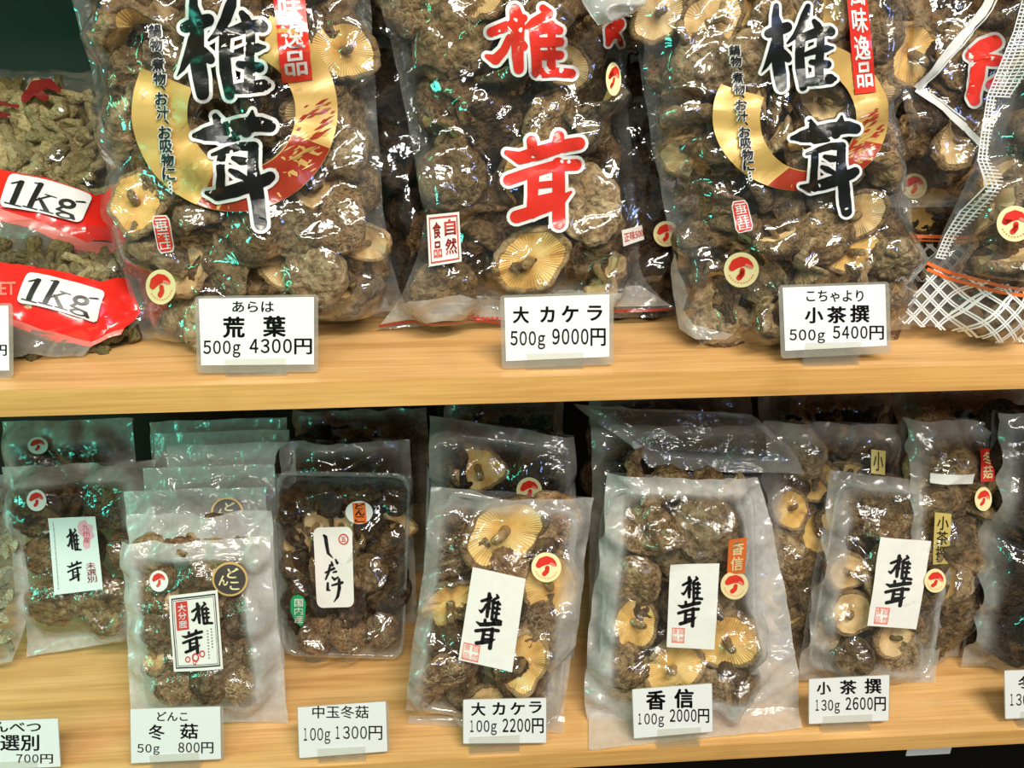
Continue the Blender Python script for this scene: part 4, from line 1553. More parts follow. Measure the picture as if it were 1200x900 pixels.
# bits of packaging: white corner of the bag top, folded corner with red line
fr = frame(715, 60, 0.0, 8, 0, 0, y=0.035)
t = thing('plastic_sheet', 'crumpled white plastic corner hanging over the 9000 yen bag', 'plastic', fr)
bg_ = Bag(fr, [(700, 30), (682, 2), (665, -40)], [(712, 28), (755, 6), (770, -40)], D=0.004, B=0.001, mar=(.02,) * 4, amp=0.006, seed=3, ground=False)
bg_.film(t, film_mat('white_plastic', 0.75, gloss=0.7, edge=0.1), None, 24, 24)
fr = frame(480, 360, 0.0, 14, 0)
t = thing('bag_corner', 'folded bag corner with a dark red line between two big bags', 'packaging', fr)
bg_ = Bag(fr, [(446, 362), (458, 346), (470, 330)], [(508, 352), (500, 340), (490, 326)], D=0.003, B=0.001, mar=(.02,) * 4, amp=0.003, seed=4)
bg_.film(t, film_mat('white_seal_film', 0.5, gloss=0.8, edge=0.1), None, 20, 16)
bg_.draped('red_line', Flat().line([(474, 350), (498, 346), (487, 329)], 4), M['dark_red'], 0.0008, t)

# ------------------------------------------------------------------ the two red one-kilogram bags of stems
def stem_mesh(sd):
    rnd = random.Random(sd)
    v, f = [], []
    n = 8
    bend = rnd.uniform(-.5, .5)
    rings = [(-1.0, 0.03), (-0.98, 0.20), (-0.6, 0.22), (-0.1, 0.19), (0.4, 0.24), (0.8, 0.32), (0.95, 0.33), (1.0, 0.26), (1.01, 0.02)]
    for a, r in rings:
        for j in range(n):
            th = 2 * math.pi * j / n
            k = r * (1 + 0.25 * noise.noise(Vector((math.cos(th) * 1.5, math.sin(th) * 1.5, a * 2 + sd))))
            v.append((a, k * math.cos(th) + bend * a * a * 0.5, k * math.sin(th)))
    for i in range(len(rings) - 1):
        for j in range(n):
            k = (j + 1) % n
            f.append((i * n + j, i * n + k, (i + 1) * n + k, (i + 1) * n + j))
    return mesh_of('mushroom_offcut', v, f, M['pale_stem'], True), v, f


STEMS = [stem_mesh(i) for i in range(5)]
ONEKG = [[(.07, .30, .014), (.17, .18, .02)], [(.175, .18, .034), (.15, .84, .036)], [(.07, .88, .018), (.25, .90, .018)],
         [(.395, .10, .034), (.36, .84, .034)], [(.33, .12, .016), (.40, .10, .016)], [(.29, .87, .018), (.45, .89, .018)], [(.40, .62, .014), (.545, .40, .018)], [(.49, .38, .016), (.61, .40, .016)],
         [(.44, .54, .024), (.565, .86, .034)], [(.50, .88, .018), (.64, .90, .018)],
         [(.86, .36, .02), (.94, .32, .026)], [(.72, .64, .02), (.68, .74, .026), (.86, .82, .03), (.90, .94, .024)]]


def kilo_bag(label, fr, left, right, band, strip, plate, seed, window, price_name, clear_low):
    bag = Bag(fr, left, right, D=0.034, B=0.012, mar=(.02, .05, .06, .04), amp=0.0022, seed=seed, power=2.4, lump=0.12)
    t = thing('stem_bag', label, 'bag', fr, 'red one kilogram bags of dried stems')
    bag.film(t, M['film'], M['film_back'], 56, 56)
    bag.draped('red_band', Flat().poly(band), M['red_plastic'], 0.0010, t, cell=0.005)
    bag.draped('thin_red_band', Flat().poly(strip), M['pink_plastic'], 0.0007, t, cell=0.006)
    bag.draped('powdery_lower_film', Flat().poly(clear_low), film_mat('powdery_film', 0.6, hazecol=(0.46, 0.46, 0.40), gloss=1.0, edge=0), 0.0004, t, cell=0.005)
    qm = quad_map(plate)
    pts = []
    for i, (x, y) in enumerate(((0, 0), (1, 0), (1, 1), (0, 1))):
        for k in range(4):
            an = (k / 3) * math.pi / 2
            c, s_ = 1 - math.cos(an), 1 - math.sin(an)
            if i in (1, 3):
                c, s_ = s_, c
            pts.append((abs(x - c * .07), abs(y - s_ * .16)))
    pl = bag.draped('white_plate', Flat().poly(pts).map(qm), M['white_print'], 0.0034, t, flatten=0.9, cell=0.005)
    fl = Flat().strokes(ONEKG)
    fl.ring(.765, .50, .045, .105, 20, 1.5).ring(.79, .88, .07, .115, 20, .8)
    bag.draped('lettering', fl.map(qm), M['ink'], 0.0042, pl, cell=0.005, flatten=0.9)
    rnd = random.Random(seed)
    for k in range(window[4]):
        px, py = rnd.uniform(window[0], window[2]), rnd.uniform(window[1], window[3])
        x, y = bag.px2loc(px, py)
        u, tt = bag.inv(x, y)
        if not (0.05 < u < 0.95 and 0.05 < tt < 0.97):
            continue
        w = bag.H(u, tt, x, y, True) - 0.010 - rnd.uniform(0, 0.010)
        ml_ = Matrix.Translation((x, y, w)) @ Matrix.Rotation(rnd.uniform(0, 6.3), 4, 'Z') @ Matrix.Rotation(rnd.uniform(-.5, .5), 4, 'Y') @ Matrix.Scale(rnd.uniform(0.015, 0.023), 4)
        me_, v_, f_ = STEMS[rnd.randrange(5)]
        o = put('mushroom_offcut', me_)
        o.matrix_world = bag.fr @ ml_
        bag.pts.append(np.array([tuple(ml_ @ Vector(p)) for p in v_]))
        dd = direction(px - (plate[0][0] + plate[1][0]) / 2, py - plate[0][1])
        tag(o, uniq('pale dried stem offcut %s the white plate in the %s' % (dd, price_name)), 'mushroom stem', 'stems in the ' + price_name)
    for k in range(150):                        # what lies under them
        px, py = rnd.uniform(-60, window[2] + 10), rnd.uniform(window[1] - 15, clear_low[2][1])
        x, y = bag.px2loc(px, py)
        u, tt = bag.inv(x, y)
        if not (0.04 < u < 0.93 and 0.06 < tt < 0.95):
            continue
        w = bag.H(u, tt, x, y, True) - 0.022
        m_ = Matrix.Translation((x, y, w)) @ Matrix.Rotation(rnd.uniform(0, 6.3), 4, 'Z') @ Matrix.Rotation(rnd.uniform(-.4, .4), 4, 'Y') @ Matrix.Scale(0.019, 4)
        heap_add(bag, m_, *STEMS[rnd.randrange(5)][1:])
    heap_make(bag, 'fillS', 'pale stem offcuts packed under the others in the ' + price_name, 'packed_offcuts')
    return bag, t


frk2 = frame(60, 419, 0.0, 48, 4)
k2, tk2 = kilo_bag('lower red one kilogram bag of stems lying on the shelf board', frk2, [(-95, 424), (-90, 370), (-85, 318), (-80, 260)], [(100, 418), (168, 372), (152, 318), (135, 262)],
                   [(-85, 312), (0, 315), (60, 320), (118, 332), (150, 324), (165, 366), (146, 386), (105, 398), (50, 386), (0, 370), (-80, 364)],
                   [(-80, 364), (0, 370), (50, 386), (105, 398), (146, 386), (142, 392), (105, 405), (50, 394), (0, 378), (-80, 372)],
                   [(36, 322), (127, 345), (112, 378), (22, 358)], 81, (60, 296, 145, 322, 14), 'lower red bag',
                   [(-80, 372), (0, 378), (50, 394), (105, 405), (96, 415), (0, 416), (-80, 418)])
fl = add_text(Flat(), 'ET', 1, 332, 20, 347, 0.02)
k2.draped('lettering', fl, M['pink_seal'], 0.0018, tk2)
frk1 = frame(60, 318, 0.05, 42, 4)
k1, tk1 = kilo_bag('upper red one kilogram bag of stems lying on the lower one', frk1, [(-95, 318), (-90, 260), (-85, 190), (-80, 85)], [(112, 312), (150, 288), (134, 205), (112, 84)],
                   [(-85, 193), (0, 199), (60, 212), (112, 230), (133, 214), (148, 284), (100, 282), (60, 266), (0, 245), (-80, 243)],
                   [(-80, 243), (0, 245), (60, 266), (100, 282), (148, 286), (138, 297), (90, 292), (40, 270), (0, 259), (-80, 258)],
                   [(15, 206), (112, 232), (98, 265), (2, 245)], 83, (-20, 92, 128, 216, 75), 'upper red bag',
                   [(-80, 258), (0, 259), (40, 270), (90, 292), (134, 298), (110, 309), (0, 309), (-80, 309)])
RB = Flat().strokes([[(30, 118, 4), (42, 104, 8), (58, 100, 6), (70, 106, 2)], [(46, 110, 6), (54, 116, 4)], [(-5, 120, 3), (22, 126, 2)], [(-5, 136, 3), (12, 137, 3)]])
k1.draped('dark_red_mark', RB, M['maroon'], 0.0012, tk1, label='dark red printed mark')

# ------------------------------------------------------------------ the small packs on the lower shelf
def tray(parent, fr, quad, depth=0.022, rim=0.0022, wtop=0.018, rc=0.12):
    """A clear plastic tray: floor, sloping walls and a rolled rim, corners rounded."""
    c = [loc(fr, x, y, wtop) for x, y in quad]                       # TL TR BR BL
    c = [(p.x, max(p.y, 0.004)) for p in c]
    loop = []
    for i in range(4):
        p0, p, p1 = c[i - 1], c[i], c[(i + 1) % 4]
        def to(q, f):
            return (p[0] + (q[0] - p[0]) * f, p[1] + (q[1] - p[1]) * f)
        a, b = to(p0, rc), to(p1, rc * 0.8)
        for k in range(7):
            t = k / 6
            loop.append(((1 - t) ** 2 * a[0] + 2 * t * (1 - t) * p[0] + t * t * b[0], (1 - t) ** 2 * a[1] + 2 * t * (1 - t) * p[1] + t * t * b[1]))
    cx, cy = sum(p[0] for p in loop) / len(loop), sum(p[1] for p in loop) / len(loop)
    n = len(loop)
    v, f = [], []
    prof = [(1.045, wtop - 0.003), (1.05, wtop - 0.001), (1.03, wtop), (1.0, wtop - 0.001), (0.985, wtop - 0.004), (0.955, wtop - depth * 0.8), (0.92, wtop - depth + 0.0005), (0.55, wtop - depth + 0.001), (0.02, wtop - depth + 0.001)]
    for k, w in prof:
        for x, y in loop:
            v.append((cx + (x - cx) * k, max(cy + (y - cy) * k, 0.002), w))
    for i in range(len(prof) - 1):
        for j in range(n):
            k = (j + 1) % n
            f.append((i * n + j, i * n + k, (i + 1) * n + k, (i + 1) * n + j))
    me = mesh_of('tray', v, f, M['tray'], True)
    at = me.attributes.new('haze', 'FLOAT', 'POINT')
    at.data.foreach_set('value', [1.0 if i // n < 5 else 0.1 for i in range(len(v))])
    return put('tray', me, parent)


def pack(label, base, left, right, seed, lean=20, yaw=0, roll=0, D=0.026, mar=(.10, .10, .08, .08), filmm='film_soft', tq=None, amp=0.0022, y=None, group='small packs of dried mushrooms', power=4.0, lump=.12, nf=(56, 76)):
    fr = frame(base[0], base[1], ZL, lean, yaw, roll, y=y)
    bag = Bag(fr, left, right, D=D, B=0.004, mar=mar, amp=amp, seed=seed, wp=0.006, power=power, lump=lump)
    t = thing('mushroom_pack', label, 'pack', fr, group)
    bag.film(t, M[filmm], M['film_back'], *nf)
    if tq:
        tray(t, fr, tq, wtop=D * 0.62)
    return bag, t


def flap(parent, fr, bl, br, f0, f1, mat='film_milky', seed=1):
    """The loose lower margin of a pack, lying forward on the shelf board."""
    a, b = [hit(p[0], p[1], Vector((0, 0, ZL + .001)), Vector((0, 0, 1))) for p in (bl, br)]
    c_, d_ = [hit(p[0], p[1], Vector((0, 0, ZL + .001)), Vector((0, 0, 1))) for p in (f0, f1)]
    v, f = [], []
    n, m = 24, 6
    inv = fr.inverted()
    for j in range(m + 1):
        for i in range(n + 1):
            p = (a.lerp(b, i / n)).lerp(c_.lerp(d_, i / n), j / m)
            p.z += 0.002 + 0.003 * (noise.noise(Vector((p.x * 45, p.y * 45, seed))) + .6) * (1 - 0.6 * j / m) + (0.004 if j == 0 else 0)
            p.y += 0.002 * noise.noise(Vector((p.x * 60, 1, seed))) * (j == m)
            v.append(inv @ p)
    for j in range(m):
        for i in range(n):
            k = j * (n + 1) + i
            f.append((k, k + n + 1, k + n + 2, k + 1))
    me = mesh_of('lower_flap', v, f, M[mat], True)
    at = me.attributes.new('haze', 'FLOAT', 'POINT')
    at.data.foreach_set('value', [0.9] * len(v))
    return put('lower_flap', me, parent)


def brush_label(bag, parent, q, kind='B', mat='label_paper', tb=(.2, .16, .8, .48), bb=(.2, .47, .8, .82), seal=(.06, .80, .34, .96), k=.98, flat_=0.75):
    qm = quad_map(q)
    fl = Flat()
    for i in range(10):
        fl.poly([qm((0, i / 10)), qm((1, i / 10)), qm((1, (i + 1) / 10)), qm((0, (i + 1) / 10))])
    lb = bag.draped('paper_label', fl, M[mat], 0.0016, parent, cell=0.006, flatten=flat_)
    # box in pixels so that strokes keep their weight
    fl = Flat()
    W = math.hypot(q[1][0] - q[0][0], q[1][1] - q[0][1])
    Hh = math.hypot(q[3][0] - q[0][0], q[3][1] - q[0][1])
    f2 = brush_word(Flat(), SHII_B, TAKE_B, (tb[0] * W, tb[1] * Hh, tb[2] * W, tb[3] * Hh), (bb[0] * W, bb[1] * Hh, bb[2] * W, bb[3] * Hh), k=k)
    bag.draped('brush_lettering', f2.map(lambda p: qm((p[0] / W, p[1] / Hh))), M['ink'], 0.0021, lb, cell=0.02, flatten=flat_)
    if seal:
        x0, y0, x1, y1 = seal
        fl = Flat().frame_rect(x0, y0, x1, y1, .014)
        xm, ym, d = (x0 + x1) / 2, (y0 + y1) / 2, .02
        for ch, a, b, c, e in (('自', xm, y0, x1, ym), ('然', xm, ym, x1, y1), ('食', x0, y0, xm, ym), ('品', x0, ym, xm, y1)):
            add_text(fl, ch, a + d, b + d * .6, c - d * .7, e - d * .6, 0.0)
        bag.draped('square_seal', fl.map(qm), M['pink_seal'], 0.0021, lb, cell=0.02, flatten=flat_)
    return lb, qm


def strip(bag, parent, name, q, mat, txt, tmat, bold=0.02, eps=0.002, box=(.15, .06, .85, .94)):
    qm = quad_map(q)
    fl = Flat()
    for i in range(4):
        fl.poly([qm((0, i / 4)), qm((1, i / 4)), qm((1, (i + 1) / 4)), qm((0, (i + 1) / 4))])
    lb = bag.draped(name, fl, M[mat], eps, parent, cell=0.006, flatten=.8)
    if txt:
        bag.draped('lettering', add_text(Flat(), txt, *box, bold, vertical=True).map(qm), M[tmat], eps + 0.0005, lb, cell=0.02, flatten=.8)
    return lb


def round_label(bag, parent, cx, cy, rx, ry, rings, name='round_sticker'):
    root = None
    for i, (k, mat) in enumerate(rings):
        o = bag.draped(name if i == 0 else 'sticker_ring', Flat().disc(cx, cy, rx * k, ry * k, 32), M[mat], 0.002 + 0.0004 * i, root or parent, cell=0.006, flatten=.9)
        root = root or o
    return root


# 1: pack with the pale green-lit label
p1, t1 = pack('pack with tall pale label and pink island mark beside the pale slices', (100, 772), [(28, 772), (26, 700), (12, 610), (0, 548)], [(176, 748), (176, 700), (180, 600), (180, 540)], 101, lean=20, filmm='film_milky',
              mar=(.13, .10, .13, .12), tq=None)
lb, qm = brush_label(p1, t1, [(57, 607), (112, 605), (121, 690), (64, 697)], mat='label_blue', tb=(.34, .14, .64, .46), bb=(.30, .58, .62, .86), seal=None, k=.8)
isl = Flat().poly([(.66, .06), (.78, .04), (.82, .10), (.93, .12), (.90, .20), (.94, .27), (.84, .32), (.82, .42), (.72, .44), (.68, .38), (.72, .28), (.62, .22), (.60, .12)])
p1.draped('pink_island_mark', isl.map(qm), M['pink'], 0.0020, lb, flatten=.75)
fl = add_text(Flat(), '九州産', .70, .10, .84, .36, 0.0, vertical=True)
p1.draped('lettering', fl.map(qm), M['red_seal'], 0.0024, lb, cell=.02, flatten=.75)
fl = Flat()
for k in range(34):
    fl.rect(.085 + (k % 3) * .006, .06 + k * .026, .105 + (k % 2) * .008, .072 + k * .026)
p1.draped('tiny_lettering', fl.map(qm), M['ink'], 0.0021, lb, cell=.02, flatten=.75)
fl = add_text(Flat(), '未選別', .70, .62, .90, .90, 0.01, vertical=True)
p1.draped('red_lettering', fl.map(qm), M['red_seal'], 0.0021, lb, cell=.02, flatten=.75)
mushroom_sticker(p1, t1, 44, 586, 11.5, 0.0, 'white_sticker', 12.5)
fill_bag(p1, 'green-lit pack', 'dried mushrooms in the green-lit pack', 0.027, random.Random(1), ['round', 'thick'], ['capA', 'capC', 'capA'], ['gillC'], [('pale label', 88, 650), ('mushroom sticker', 44, 586)],
         modes=('cap', 'cap', 'side'), specials=[(55, 590, 34, 'cap', 'thick', 'capC', 'gillC', 'big dark'), (135, 585, 34, 'cap', 'round', 'capC', 'gillC', 'big dark'), (135, 710, 30, 'cap', 'round', 'capA', 'gillC', 'tan'), (60, 705, 26, 'cap', 'round', 'capA', 'gillC')], back=False)

# 2: small pack with framed label
p2, t2_ = pack('small pack with framed white label and black round sticker, front of its row', (235, 853), [(152, 853), (148, 780), (146, 700), (142, 634)], [(336, 850), (330, 780), (318, 690), (316, 630)], 102, lean=16, filmm='film_milky', D=0.013, mar=(.12, .15, .17, .13))
q2 = [(198, 698), (255, 691), (262, 783), (204, 787)]
qm = quad_map(q2)
fl = Flat()
for i in range(10):
    fl.poly([qm((0, i / 10)), qm((1, i / 10)), qm((1, (i + 1) / 10)), qm((0, (i + 1) / 10))])
lb = p2.draped('paper_label', fl, M['label_paper'], 0.0016, t2_, cell=0.006, flatten=.75)
fl = Flat().frame_rect(.05, .04, .95, .96, .018).frame_rect(.09, .07, .91, .93, .008)
p2.draped('label_border', fl.map(qm), M['ink'], 0.0020, lb, flatten=.75)
W, Hh = 57., 92.
f2 = brush_word(Flat(), SHII_B, TAKE_B, (.42 * W, .12 * Hh, .86 * W, .43 * Hh), (.20 * W, .47 * Hh, .64 * W, .79 * Hh), k=.95)
p2.draped('brush_lettering', f2.map(lambda p: qm((p[0] / W, p[1] / Hh))), M['ink'], 0.0021, lb, cell=.02, flatten=.75)
p2.draped('red_panel', Flat().rect(.13, .09, .37, .46).map(qm), M['red_seal'], 0.0022, lb, flatten=.75)
p2.draped('panel_lettering', add_text(Flat(), '大分産', .17, .12, .34, .44, 0.02, vertical=True).map(qm), M['white_print'], 0.0026, lb, cell=.02, flatten=.75)
fl = Flat()
for cx, cy, r in ((.30, .85, .055), (.46, .83, .075), (.60, .79, .06), (.44, .89, .04)):
    fl.ring(cx, cy, r * .6, r, 20, .75)
p2.draped('red_mushroom_drawing', fl.map(qm), M['red_seal'], 0.0021, lb, cell=.02, flatten=.75)
fl = Flat()
for c_, (x, y0, n) in enumerate(((.72, .50, 10), (.80, .48, 7))):
    for k in range(n):
        fl.rect(x, y0 + k * .038, x + .035, y0 + k * .038 + .007).rect(x + .012, y0 + k * .038 - .006, x + .020, y0 + k * .038 + .016)
p2.draped('tiny_lettering', fl.map(qm), M['ink'], 0.0021, lb, cell=.02, flatten=.75)


def donko(bag, parent, cx, cy, rx, ry):
    r_ = round_label(bag, parent, cx, cy, rx, ry, ((1, 'gold'), (.88, 'brown_ink')), 'black_round_sticker')
    fl = add_text(Flat(), 'ど', cx - rx * .15, cy - ry * .68, cx + rx * .5, cy - ry * .08, 0.03)
    add_text(fl, 'ん', cx - rx * .62, cy - ry * .25, cx - rx * .08, cy + ry * .35, 0.03)
    add_text(fl, 'こ', cx, cy + ry * .12, cx + rx * .55, cy + ry * .6, 0.03)
    bag.draped('lettering', fl, M['cream_sticker'], 0.0031, r_, cell=.02, flatten=.9)
    return r_


donko(p2, t2_, 270, 678, 21, 20)
mushroom_sticker(p2, t2_, 187, 680, 11, 0.0, 'white_sticker', 12.5)
fill_bag(p2, 'framed-label pack', 'dried mushrooms in the 800 yen pack', 0.021, random.Random(2), ['round', 'thick', 'curled'], ['capA', 'capD', 'capB'], ['gillC'], [('framed label', 230, 740), ('black round sticker', 270, 678), ('mushroom sticker', 187, 680)],
         modes=('cap', 'cap', 'side'), specials=[(206, 805, 21, 'cap', 'round', 'capD', 'gillC', 'tan'), (285, 803, 22, 'cap', 'round', 'capD', 'gillC', 'tan'), (245, 800, 22, 'cap', 'thick', 'capA', 'gillC'), (285, 720, 24, 'cap', 'round', 'capD', 'gillC', 'tan')], back=False)
# the row behind it
for i, (xl, xr, yt, dy) in enumerate(((148, 318, 603, .022), (146, 312, 575, .050), (168, 322, 548, .080), (195, 345, 522, .108), (180, 340, 508, .138), (176, 336, 494, .165))):
    frb = frame(235, 853, ZL, 15 + i, 0)
    y0 = frb.translation.y + dy
    bq, tq_ = behind('small pack standing %s behind the 800 yen pack, only its milky top edge clear' % ['first', 'second', 'third', 'fourth', 'fifth', 'sixth'][i], (xl + xr) / 2, 700, y0, (xl, yt), (xr, yt - 5), 0.013, 0.019 if i < 3 else 0, 110 + i, 'film_milky', ['round', 'thick'], ['capA', 'capC'], ['gillC'],
                      ['first', 'second', 'third', 'fourth', 'fifth', 'sixth'][i] + ' pack behind framed-label pack', lean=15 + i, z=ZL, mar=(.12, .12, .16, .16), group='row of packs behind the 800 yen pack', name='mushroom_pack', cat='pack', B=0.003, win=(120, 480, 360, yt + 52), heap=True, nfilm=(44, 50), amp=0.003)
    if i == 1:
        donko(bq, tq_, 266, 600, 19, 17)

# 1b: packs behind the first one
b1b, t1b = behind('green-lit pack standing behind the one with the pale label', 85, 700, p1.fr.translation.y + 0.075, (2, 494), (156, 490), 0.02, 0.026, 121, 'film_milky', ['round'], ['capC'], ['gillC'], 'pack behind the green-lit pack', lean=18, z=ZL, mar=(.12, .12, .12, .14),
                  group='packs behind the front row', name='mushroom_pack', cat='pack', win=(0, 470, 180, 560), heap=True)
mushroom_sticker(b1b, t1b, 45, 522, 12, 0.0, 'white_sticker', 10)
# 0: pale slices at the edge
fr0 = frame(-30, 800, ZL, 18, 0)
p0 = Bag(fr0, [(-130, 800), (-130, 680), (-125, 560)], [(14, 775), (34, 700), (14, 555)], D=0.035, B=0.004, mar=(.05, .06, .07, .06), amp=0.0024, seed=131)
t0_ = thing('mushroom_pack', 'pack of pale cut slices cropped beside the pale-labelled pack', 'pack', fr0, 'small packs of dried mushrooms')
p0.film(t0_, M['film_soft'], M['film_back'], 40, 60)
rnd = random.Random(9)


def slice_mesh(sd):
    r = random.Random(sd)
    v, f = [], []
    n = 9
    for i in range(n + 1):
        a = i / n
        th = (a - .5) * 1.7
        wd = 0.24 * math.sin(math.pi * (0.1 + 0.8 * a)) + 0.05
        cx, cy = math.sin(th), math.cos(th) - .6
        for k, (o, h) in enumerate(((-wd, -.06), (wd, -.06), (wd, .06), (-wd, .06))):
            v.append((cx + math.sin(th) * o, cy + math.cos(th) * o, h + 0.12 * math.sin(a * 5 + sd)))
    for i in range(n):
        for k in range(4):
            f.append((i * 4 + k, i * 4 + (k + 1) % 4, (i + 1) * 4 + (k + 1) % 4, (i + 1) * 4 + k))
    f += [(3, 2, 1, 0), (n * 4, n * 4 + 1, n * 4 + 2, n * 4 + 3)]
    return mesh_of('dried_slice', v, f, M['slice'])


SL = [slice_mesh(i) for i in range(3)]
for k in range(64):
    px, py = rnd.uniform(-30, 22), rnd.uniform(575, 775)
    x, y = p0.px2loc(px, py)
    u, tt = p0.inv(x, y)
    if not (0.05 < u < 0.95 and 0.05 < tt < 0.95):
        continue
    w = p0.H(u, tt, x, y, True) * 0.9 - 0.004 - rnd.uniform(0, .012)
    o = put('dried_slice', SL[k % 3])
    o.matrix_world = fr0 @ Matrix.Translation((x, y, w)) @ Matrix.Rotation(rnd.uniform(0, 6.3), 4, 'Z') @ Matrix.Rotation(rnd.uniform(-.6, .6), 4, 'Y') @ Matrix.Scale(rnd.uniform(.012, .018), 4)
    tag(o, 'pale cut mushroom slice in the cropped pack beside the pale-labelled pack', 'mushroom slice', 'pale slices in the cropped pack')

# 3: tray pack with hiragana label
p3, t3 = pack('dark tray pack with rounded white label and green drop sticker behind the 1300 yen card', (400, 772), [(334, 766), (330, 700), (324, 620), (321, 556)], [(472, 776), (475, 700), (482, 620), (484, 560)], 103, lean=17, filmm='film', D=0.028, mar=(.06, .06, .05, .05),
              tq=[(326, 557), (478, 560), (470, 768), (334, 764)], amp=0.0034)
qm = quad_map([(367, 618), (413, 617), (415, 711), (372, 712)])
pts = []
for i, (x, y) in enumerate(((0, 0), (1, 0), (1, 1), (0, 1))):
    for k in range(5):
        an = (k / 4) * math.pi / 2
        c, s_ = 1 - math.cos(an), 1 - math.sin(an)
        if i in (1, 3):
            c, s_ = s_, c
        pts.append((abs(x - c * .16), abs(y - s_ * .08)))
lb = p3.draped('rounded_label', Flat().poly(pts).map(qm), M['label_paper'], 0.0018, t3, flatten=.7)
SHI = [[(.27, .10, .018), (.31, .12, .026), (.33, .22, .026), (.36, .32, .022), (.47, .375, .008)], [(.44, .43, .014), (.46, .47, .022)], [(.55, .40, .014), (.59, .44, .022)],
       [(.27, .56, .014), (.50, .51, .020)], [(.40, .47, .018), (.35, .56, .020), (.27, .64, .014)], [(.47, .56, .012), (.55, .55, .018)], [(.44, .62, .014), (.50, .65, .02), (.60, .62, .012)],
       [(.32, .69, .018), (.31, .77, .022), (.37, .78, .010)], [(.43, .72, .014), (.70, .69, .022)], [(.62, .65, .020), (.62, .76, .026), (.57, .86, .022), (.46, .93, .006)]]
W, Hh = 46., 94.
fl = Flat().strokes([[(x * W, y * Hh, r * 84) for x, y, r in st] for st in SHI])
p3.draped('brush_lettering', fl.map(lambda p: qm((p[0] / W, p[1] / Hh))), M['ink'], 0.0023, lb, cell=.02, flatten=.7)
fl = Flat().ring(.77, .15, .10, .135, 24, .5)
add_text(fl, '五', .70, .12, .84, .18, 0.03)
p3.draped('red_round_mark', fl.map(qm), M['red_seal'], 0.0023, lb, cell=.02, flatten=.7)
st = p3.draped('oval_sticker', Flat().disc(421, 600, 16, 13.5, 32), M['white_sticker'], 0.002, t3, flatten=.9)
p3.draped('orange_strip', Flat().poly([(413, 589), (428, 588), (430, 612), (415, 613)]), M['orange'], 0.0024, st, flatten=.9)
p3.draped('lettering', add_text(Flat(), 'どんこ', 416, 589, 428, 612, .03, vertical=True), M['ink'], 0.0028, st, cell=.02, flatten=.9)
st = p3.draped('green_drop_sticker', Flat().poly([(341, 703), (344, 698), (350, 696), (356, 699), (359, 706), (358, 720), (355, 732), (352, 733), (346, 727), (341, 716)]), M['green'], 0.002, t3, flatten=.9)
p3.draped('lettering', add_text(Flat(), '国内産', 345.5, 701, 355.5, 730, .01, vertical=True), M['white_sticker'], 0.0025, st, cell=.02, flatten=.9)
fill_bag(p3, 'dark tray', 'dried mushrooms in the 1300 yen tray', 0.021, random.Random(3), ['round', 'thick', 'curled'], ['capC', 'capA', 'capC'], ['gillC'], [('rounded label', 392, 665), ('oval sticker', 421, 600), ('green drop sticker', 350, 715)],
         modes=('cap', 'side', 'side', 'cap', 'gill'), specials=[(372, 745, 21, 'cap', 'round', 'capD', 'gillC', 'crackled'), (410, 742, 22, 'cap', 'round', 'capD', 'gillC', 'crackled'), (448, 738, 20, 'cap', 'thick', 'capD', 'gillC')])

# 4: pack of broad golden mushrooms
p4, t4_ = pack('pack of broad golden-gilled mushrooms behind the 2200 yen card', (565, 848), [(475, 836), (482, 770), (496, 670), (505, 572)], [(660, 860), (668, 790), (682, 680), (697, 585)], 104, lean=18, filmm='film_soft', D=0.027, mar=(.08, .13, .06, .07),
               tq=[(527, 580), (675, 605), (652, 850), (492, 828)], amp=0.0024)
flap(t4_, p4.fr, (480, 846), (662, 846), (476, 850), (660, 862), 'film_soft')
brush_label(p4, t4_, [(554, 664), (616, 678), (600, 787), (537, 773)], tb=(.22, .22, .68, .52), bb=(.20, .49, .68, .82), seal=(.05, .80, .36, .98))
mushroom_sticker(p4, t4_, 640, 664, 17.5, 0.05)
fill_bag(p4, 'golden pack', 'dried mushrooms in the 2200 yen pack', 0.028, random.Random(4), ['round', 'flat'], ['capD', 'capD', 'capB'], ['gillY'], [('white label', 577, 725), ('mushroom sticker', 640, 664), ('price card', 590, 830)], modes=('cap', 'cap', 'side'),
         specials=[(592, 622, 48, 'gillflat', 'flat', 'capC', 'gillY', 'largest golden', .72), (528, 708, 36, 'gillflat', 'curled', 'capB', 'gillY', 'golden', .74), (645, 690, 40, 'gillflat', 'flat', 'capD', 'gillY', 'golden', .62), (612, 775, 36, 'gillflat', 'flat', 'capB', 'gillY', 'golden', .76),
                   (538, 650, 34, 'cap', 'flat', 'capD', 'gillY', 'crazed', .5), (522, 795, 36, 'cap', 'flat', 'capD', 'gillY', 'crazed', .6), (640, 742, 38, 'cap', 'flat', 'capD', 'gillY', 'crazed', .5), (575, 832, 30, 'gill', 'flat', 'capD', 'gillC', 'pale', .6), (530, 620, 26, 'cap', 'round', 'capC', 'gillY', 'dark', .6)])
b4b, t4b = behind('dim pack with one golden mushroom standing behind the 2200 yen pack', 585, 700, p4.fr.translation.y + 0.085, (503, 487), (672, 510), 0.026, 0.028, 141, 'film_soft', ['round', 'flat'], ['capC'], ['gillY'], 'pack behind golden pack', lean=15, z=ZL,
                  group='packs behind the front row', name='mushroom_pack', cat='pack', win=(500, 480, 680, 640), heap=True, specials=[(560, 548, 33, 'gill', 'flat', 'capC', 'gillY', 'golden', .7), (525, 535, 26, 'cap', 'round', 'capC', 'gillY', 'dark'), (640, 545, 34, 'cap', 'flat', 'capC', 'gillY', 'dark')], mar=(.07, .07, .06, .09))
mushroom_sticker(b4b, t4b, 620, 574, 15, 0.0)
tray(t4b, b4b.fr, [(506, 510), (665, 528), (670, 700), (500, 700)], wtop=0.016)

